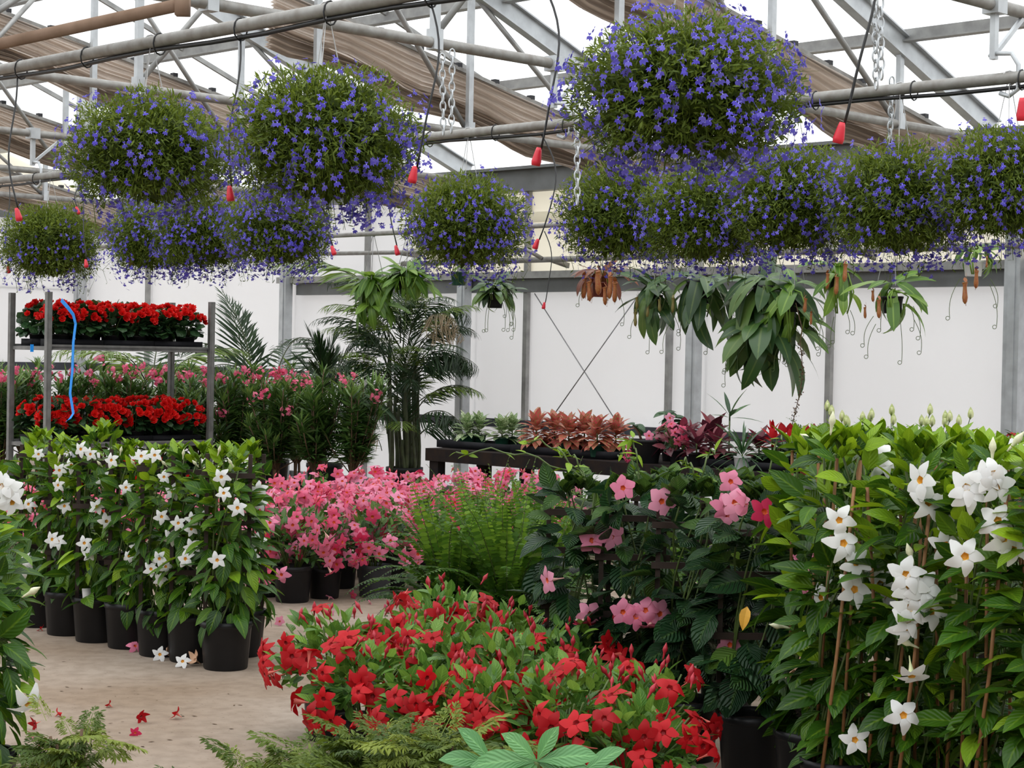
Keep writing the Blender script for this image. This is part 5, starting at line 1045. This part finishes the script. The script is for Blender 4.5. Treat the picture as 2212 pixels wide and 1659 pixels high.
for k in range(5):
    for b in (BB + .06, BB + .58, BB + 1.08):
        a = BA0 - .08 - k * 1.52; bbox('leg', a - .05, a + .05, b - .04, b + .04, 0, BZ - .032)
        if k < 4 and b != BB + .58: pass
def bench_at(px, f=.3): p = on_b(px, 960, BB + f); return Vector((p.x, p.y, BZ))
def bench_tray(px0, px1, f, lab):
    p, q = bench_at(px0, f), bench_at(px1, f); L = (q - p).length; t = (p + q) / 2; mb = MB(); w_ = .32
    mb.box((0, 0, .005), (L, w_, .01)); mb.box((0, -w_ / 2, .03), (L, .006, .06)); mb.box((0, w_ / 2, .03), (L, .006, .06)); mb.box((-L / 2, 0, .03), (.006, w_, .06)); mb.box((L / 2, 0, .03), (.006, w_, .06)); d = q - p
    o = put('plant_tray', mb.mesh('plant_tray', ['tray']), None, t, None, 1, math.atan2(d.y, d.x)); tag(o, lab, 'tray', 'black trays on the bench')
bench_tray(975, 1128, .35, 'black tray under the cream-leaved plants at the left end of the bench'); bench_tray(1134, 1350, .32, 'long black tray under the reddish-leaved plants on the bench'); bench_tray(1500, 1740, .32, 'black tray under the dark reddish plants at the middle of the bench')
def rosette(seed, n, L, tmpl, mat, h0=.08, stem=0., e=(.1, 1.1), rad=.03, tone=(.15, .85)):
    rs = np.random.RandomState(seed); mb = MB(); th = np.arange(n) * 2.4 + rs.uniform(-.3, .3, n); u = np.arange(n) / n; el = e[0] + (e[1] - e[0]) * u + rs.uniform(-.15, .15, n); pos = np.stack([np.cos(th) * rad * (1 - u), np.sin(th) * rad * (1 - u), h0 + stem * u], 1)
    d = np.stack([np.cos(th) * np.cos(el), np.sin(th) * np.cos(el), np.sin(el)], 1); R = frames(d, np.tile([0, -.1, 1.], (n, 1))); ln = L * rs.uniform(.75, 1.1, n); tn = rs.uniform(*tone, n)
    for k in range(len(tmpl)): s_ = np.arange(n) % len(tmpl) == k; mb.inst(tmpl[k], R[s_], pos[s_], ln[s_], tn[s_])
    if stem: mb.tube([(0, 0, h0 - .02), (0, 0, h0 + stem)], .006, 6, 1)
    return mb.mesh('leaf_rosette', [mat, 'stem'])
SP = {k: pot_mesh('small_pot', .06, .048, .095, k, 0, 20) for k in ('green_pot', 'pot', 'terra_pot', 'white_pot')}
def bplant(name, px, f, lab, me, potk, cat='potted plant', grp='small plants on the bench', rz=0., s_=1., ps=1., up=.0):
    c = bench_at(px, f); c.z += up; t = thing(name, lab, cat, c, 0, grp); put('pot', SP[potk], t, scale=ps); put('foliage', me, t, (0, 0, 0), None, s_, rz); return t
CR = [rosette(s, 40, .13, LW, 'lf_cream', .09, .13, (-.1, 1.2), .04) for s in (1, 2)]; RD = [rosette(s, 46, .14, LW, 'lf_redleaf', .09, .14, (-.35, 1.25), .04) for s in (3, 4, 5)]
for k, (px, f, lab) in enumerate(((1008, .30, 'cream-leaved plant in a green pot at the left end of the bench'), (1034, .42, 'second cream-leaved plant, behind the one at the bench end'), (1084, .30, 'cream-leaved plant third from the bench end, standing clear'), (1106, .42, 'cream-leaved plant next to the first reddish plant'))): bplant('cream_leaved_plant', px, f, lab, CR[k % 2], 'green_pot', 'potted plant', 'cream-leaved plants', k * 1.7, .92, 1., .012)
for k, (px, f) in enumerate(((1158, .24), (1198, .40), (1228, .22), (1262, .36), (1290, .20), (1330, .34))): bplant('red_leaved_plant', px, f, 'salmon-red leaved plant on the bench, %s of six from the left' % ORD[k], RD[k % 3], 'green_pot' if k % 3 else 'terra_pot', 'potted plant', 'salmon-red leaved plants', k * 1.3, 1.02, 1., .012)
# black square pot with the thick leaning stem, pink flowers
SQ = pot_mesh('square_pot', .115, .095, .17, 'pot', 0, 24, .8); c = bench_at(1394, .16); t = thing('pink_flowering_plant', 'plant with thick leaning stem and pink blooms in a black square pot', 'potted plant', c, 0, 'bench plants in larger pots'); put('pot', SQ, t)
mb = MB(); mb.tube([(0, 0, .14), (.05, 0, .2), (.12, 0, .26), (.17, 0, .36)], .013, 8); mb.tube([(-.02, 0, .14), (-.05, 0, .22), (-.09, .02, .27)], .009, 8); mb.tube([(.08, 0, .23), (.17, -.02, .26), (.26, -.02, .3)], .008, 7); mb.build('stem', 'woody', t, True)
mb = MB(); rs = np.random.RandomState(8); n = 26; cl = np.array([[.15, 0, .36], [.2, -.02, .33], [-.08, .02, .27], [.28, -.02, .29], [.1, -.02, .22]])[np.arange(n) % 5]; th = rs.uniform(0, 6.28, n); d = np.stack([np.cos(th), np.sin(th), rs.uniform(-.2, .7, n)], 1); mb.inst(LQ[1], frames(d, np.tile([0, -.3, 1.], (n, 1))), cl, rs.uniform(.08, .14, n), rs.uniform(.1, .6, n)); mb.build('foliage', 'lf_dark', t, True)
for p in ((.17, -.06, .33), (.2, -.08, .26), (.3, -.08, .24), (.02, -.08, .2), (.14, -.1, .19)): put('flower', FLOWER['rose'][0], t, p, face_R((.2, -1, .3), p[0] * 9), .036)
mb = MB(); d = nrm(rs.randn(160, 3)); mb.inst(leaf_t(.7, 2, 0, .2, 'round'), frames(rs.randn(160, 3), d), d * [.035, .035, .07], .022, rs.rand(160)); c = bench_at(1357, .05); c.z += .06
tag(put('pink_flower_spike', mb.mesh('pink_flower_spike', ['pt_oleander']), None, c), 'dense pink flower spike beside the black square pot', 'flower')
def flowery(px, f, lab, mat, kind, seed, nf, s_=1.0, fs=.03, group='flowering plants on the bench'):
    me = dome_foliage(seed, 60, .10, mat, .08, .30, .15, LW, .2); t = bplant('flowering_plant', px, f, lab, me, 'pot', 'potted plant', group, 0, s_, 1.15, .0); rs = np.random.RandomState(seed)
    for j in range(nf): d = nrm(rs.randn(3) + [0, -.5, .4]); put('flower', FLOWER[kind][j % len(FLOWER[kind])], t, arr([d[0] * .16, d[1] * .15, .18 + d[2] * .13]) * s_, face_R(d, j), fs)
flowery(1466, .22, 'coral and pink flowering plant right of the leaning stem', 'lf_maroon', 'pink', 210, 12, 1.05, .034); flowery(1448, .5, 'pink flowering plant behind the black square pot', 'lf_dark', 'rose', 211, 7, .9)
MAR = [rosette(s, 22, .16, LW, 'lf_maroon', .09, .10, (-.1, 1.2), .04) for s in (6, 7)]
for k, (px, f, lab) in enumerate(((1505, .18, 'maroon-leaved plant beside the coral flowering plant'), (1548, .30, 'maroon-leaved plant under the dark strappy leaves'), (1535, .55, 'tall-leaved maroon plant with one purple leaf standing up'), (1640, .42, 'maroon-leaved plant left of the red bromeliad'), (2150, .40, 'dark purple-leaved plant at the right end of the bench'))): bplant('maroon_plant', px, f, lab, MAR[k % 2], 'pot', 'potted plant', 'maroon-leaved plants', k, 1.0 if k != 2 else 1.25)
ST = rosette(9, 7, .24, [leaf_t(.16, 5, .1, .4, 'lance')], 'lf_dark', .34, .03, (.2, 1.4), .01); t = bplant('seedling_palm', 1575, .5, 'young plant with a few dark strappy leaves standing above its neighbours', ST, 'pot'); mb = MB(); mb.tube([(0, 0, .08), (0, 0, .37)], .006, 6); mb.build('stem', 'stem', t, True)
SPK = rosette(10, 60, .26, [blade_t(.05, .45, 4)], 'lf_dark', .09, .02, (-.2, 1.45), .03, (.3, .9)); t = bplant('spider_plant', 1604, .16, 'grassy spiky plant in a white pot at the bench edge', SPK, 'white_pot'); 
BRO = rosette(11, 26, .15, [leaf_t(.22, 4, .2, .5, 'strap')], 'lf_dark', .09, .02, (-.1, .8), .03); BRR = rosette(12, 16, .10, [leaf_t(.3, 3, .15, .3, 'lance')], 'pt_red', .14, .15, (.2, 1.3), .02)
for px, f, lab in ((1668, .34, 'red bromeliad with an upright star of red bracts'), ): t = bplant('bromeliad', px, f, lab, BRO, 'pot'); put('bract_spike', BRR, t)
for k, (px, f) in enumerate(((1692, .40), (1712, .30), (1738, .44))):
    t = bplant('anthurium', px, f, 'anthurium with glossy red spathes on the bench, %s from the bromeliad' % ORD[k], rosette(20 + k, 14, .14, LQ, 'lf_dark', .09, .06, (-.1, .9), .03), 'pot', 'potted plant', 'red anthuriums')
    for j in range(4):
        a = j * 1.7 + k; p1 = np.array([.07 * math.cos(a), -.04 + .05 * math.sin(a), .24 + .03 * (j % 2)]); mb = MB(); mb.tube([(0, 0, .1), p1], .003, 5); sk = mb.build('stalk', 'stem', t, True); mb = MB(); mb.inst(leaf_t(.8, 4, .15, .5, 'ovate'), frames([[math.cos(a) * .3, -.3, .9]], [[.2, -1, .4]]), [p1 - [0, 0, .02]], .085); mb.build('spathe', 'pt_red', sk, True)
c = bench_at(1752, .04); bplant('dark_plant', 1752, .05, 'leafy plant in a red-brown bowl at the front edge of the bench', rosette(30, 20, .12, LQ, 'lf_dark', .09, .05, (-.1, .9), .05), 'terra_pot', s_=1.1, ps=1.4)
PL = [rosette(s, 26, .20, [leaf_t(.3, 5, .2, .6, 'lance')], 'lf_dark', .09, .05, (.1, 1.3), .03, (.3, 1)) for s in (40, 41)]
for k, (px, f) in enumerate(((1790, .45), (1835, .3), (1880, .5), (1925, .35), (1975, .5), (2020, .4), (2065, .55))):
    t = bplant('peace_lily', px, f, 'peace lily with pale spathes above the tall whites, %s from the left' % ORD[k], PL[k % 2], 'pot', 'potted plant', 'peace lilies on the bench', k, 1.1); rs = np.random.RandomState(k)
    for j in range(3):
        p1 = np.array([rs.uniform(-.1, .1), rs.uniform(-.08, .04), rs.uniform(.33, .43)]); mb = MB(); mb.tube([(0, 0, .1), p1 * [.6, .6, .7], p1], .003, 5); sk = mb.build('stalk', 'stem', t, True); mb = MB(); mb.inst(leaf_t(.5, 4, .3, .1, 'ovate'), frames([[.05, .05, 1]], [[.1, -1, .2]]), [p1 - [0, 0, .01]], .085); mb.tube([p1, p1 + [0, -.012, .05]], .008, 6); mb.build('spathe', 'spadix', sk, True)
SF = frond_mesh('fern_frond', .30, 18, .07, [(0, .8), (.3, 1), (1, .3)], 1.3, .2, 'lf_fern', .3, .3, .1, .1, .002, .1, 44)
for k, (px, f) in enumerate(((1755, .5), (1855, .5), (1905, .3), (2045, .3))):
    t = bplant('small_fern', px, f, 'small feathery fern among the peace lilies, %s from the left' % ORD[k], rosette(50 + k, 4, .05, LW, 'lf_fern'), 'pot', 'fern', 'small ferns on the bench')
    for j in range(12): put('frond', SF, t, (0, 0, .09), rot('z', j * 2.4) @ rot('x', .15 * (j % 3) - .1), .9 + .08 * (j % 4))
flowery(2190, .5, 'red flowering plant at the far right beside the wall post', 'lf_dark', 'red', 214, 12, 1.1, .034); flowery(2110, .3, 'red flowering plant half hidden left of the dark purple leaves', 'lf_dark', 'red', 215, 6, 1.0, .034)

# ------------------------------------------------------------------ foreground: feathery aralias and the money tree
def aralia_spray(seed):
    rs = np.random.RandomState(seed); parts = []; lt = blade_t(.24, .3, 2)
    for k, y in enumerate(np.linspace(.25, 1, 6)):
        for s_ in ((-1, 1) if y < 1 else (0,)):
            bl = .36 * (1.2 - .6 * y); a = s_ * (1.0 - .25 * y); bd = np.array([math.sin(a), math.cos(a), -.15])
            for q in np.linspace(.25, 1, 5):
                for s2 in ((-1, 1) if q < 1 else (0,)):
                    d = nrm(bd + s2 * .8 * np.array([bd[1], -bd[0], 0]) + [0, 0, -.25 + .2 * rs.randn()]); parts.append((lt, frames(d[None], np.array([[0, 0, 1.]]) + .3 * rs.randn(1, 3))[0], np.array([0, y, -.18 * y * y]) + bd * bl * q, rs.uniform(.15, .24), 0))
            parts.append((blade_t(.04, .1, 1), frames(bd[None], np.array([[0, 0, 1.]]))[0], np.array([0, y, -.18 * y * y]), bl, 0))
    parts.append((T([[-.012, 0, 0], [.012, 0, 0], [.008, 1, -.18], [-.008, 1, -.18]], [(0, 1, 2, 3)]), I3, (0, 0, 0), 1, 0)); return merge(parts)
SPR = [aralia_spray(s) for s in (1, 2)]
def aralia(px, D, top, lab, seed, wd=.28, n=85, tone=(.1, .8)):
    c = gxy(px, D); n = int(n * 2.1); rs = np.random.RandomState(seed); t = thing('feathery_aralia', lab, 'shrub', c, 0, 'feathery aralias in the foreground'); put('pot', POT3, t, scale=.95); mb = MB()
    ends = []
    for k in range(9):
        a = rs.uniform(0, 6.28); r = rs.uniform(.2, .8) * wd; e_ = np.array([r * math.cos(a), r * math.sin(a), top * rs.uniform(.72, .97)]); m_ = e_ * [.6, .6, .6] + [0, 0, .04]; mb.tube([(0, 0, .17), m_, e_], .0045, 5, 1); ends += [m_, e_, (m_ + e_) / 2]
    n_ = n; e_ = np.array(ends)[rs.randint(0, len(ends), n_)] + rs.randn(n_, 3) * .02; th = rs.uniform(0, 6.28, n_); el = rs.uniform(-.3, .8, n_); d = np.stack([np.cos(th) * np.cos(el), np.sin(th) * np.cos(el), np.sin(el)], 1); R = frames(d, np.tile([0, -.2, 1.], (n_, 1)) + .2 * rs.randn(n_, 3))
    for k in range(2): s_ = np.arange(n_) % 2 == k; mb.inst(SPR[k], R[s_], e_[s_], rs.uniform(.075, .145, n_)[s_], rs.uniform(*tone, n_)[s_])
    mb.build('foliage', ['lf_aralia', 'woody'], t, True)
for a in ((165, 5.15, .47, 'feathery aralia at the lower left, a sparse sprig standing over the floor', 1, .12, 26), (330, 4.7, .315, 'low feathery aralia at the bottom edge, second from the left', 2, .25, 70), (505, 4.8, .345, 'feathery aralia third from the left along the bottom edge', 3, .26, 80), (655, 5.1, .41, 'feathery aralia below the corner pot of red mandevilla', 4, .24, 90), (790, 4.85, .42, 'feathery aralia fifth from the left along the bottom edge', 5, .25, 90), (930, 5.05, .48, 'feathery aralia left of the money tree leaves, tallest in the middle', 6, .26, 95), (1085, 4.9, .45, 'feathery aralia just behind the money tree leaves', 7, .24, 85)): aralia(*a)
LM = leaf_t(.42, 8, .12, .55, 'obov', .01); c = gxy(1165, 4.15); t = thing('money_tree', 'money tree with a fan of smooth light green leaflets at the bottom edge', 'potted plant', c, 0); put('pot', POT2, t, scale=.9); top = P(1160, 1645, 4.1) - c
mb = MB(); mb.tube([(0, 0, .15), (.0, 0, top.z * .8), tuple(top)], .008, 8); mb.build('stem', 'stem', t, True)
hub = arr(top)
for a, el, s_ in ((75, .35, .095), (30, .15, .14), (118, .45, .11), (172, .0, .15), (205, -.2, .12), (250, -.5, .10), (330, -.25, .15), (0, .05, .13)):
    d = np.array([math.cos(math.radians(a)), -.25 + .2 * math.sin(a), math.sin(math.radians(a)) * .75]); mb = MB(); mb.inst(LM, frames(d[None], np.array([[0, -.75, .8]])), [hub], s_, .35 + .3 * (a % 7) / 7); mb.build('leaflet', 'lf_money', t, True)
for q, (dx, dz, az) in enumerate(((-.10, -.02, 190), (.10, -.04, 340))):
    h2 = hub + [dx, .06, dz]; mb = MB(); mb.tube([(0, 0, top.z * .7), h2], .005, 6); mb.build('stem', 'stem', t, True)
    for k in range(5): a = math.radians(az + (k - 2) * 42); d = np.array([math.cos(a), -.3, math.sin(a) * .6]); mb = MB(); mb.inst(LM, frames(d[None], np.array([[0, -.6, .9]])), [h2], .12, .4); mb.build('leaflet', 'lf_money', t, True)
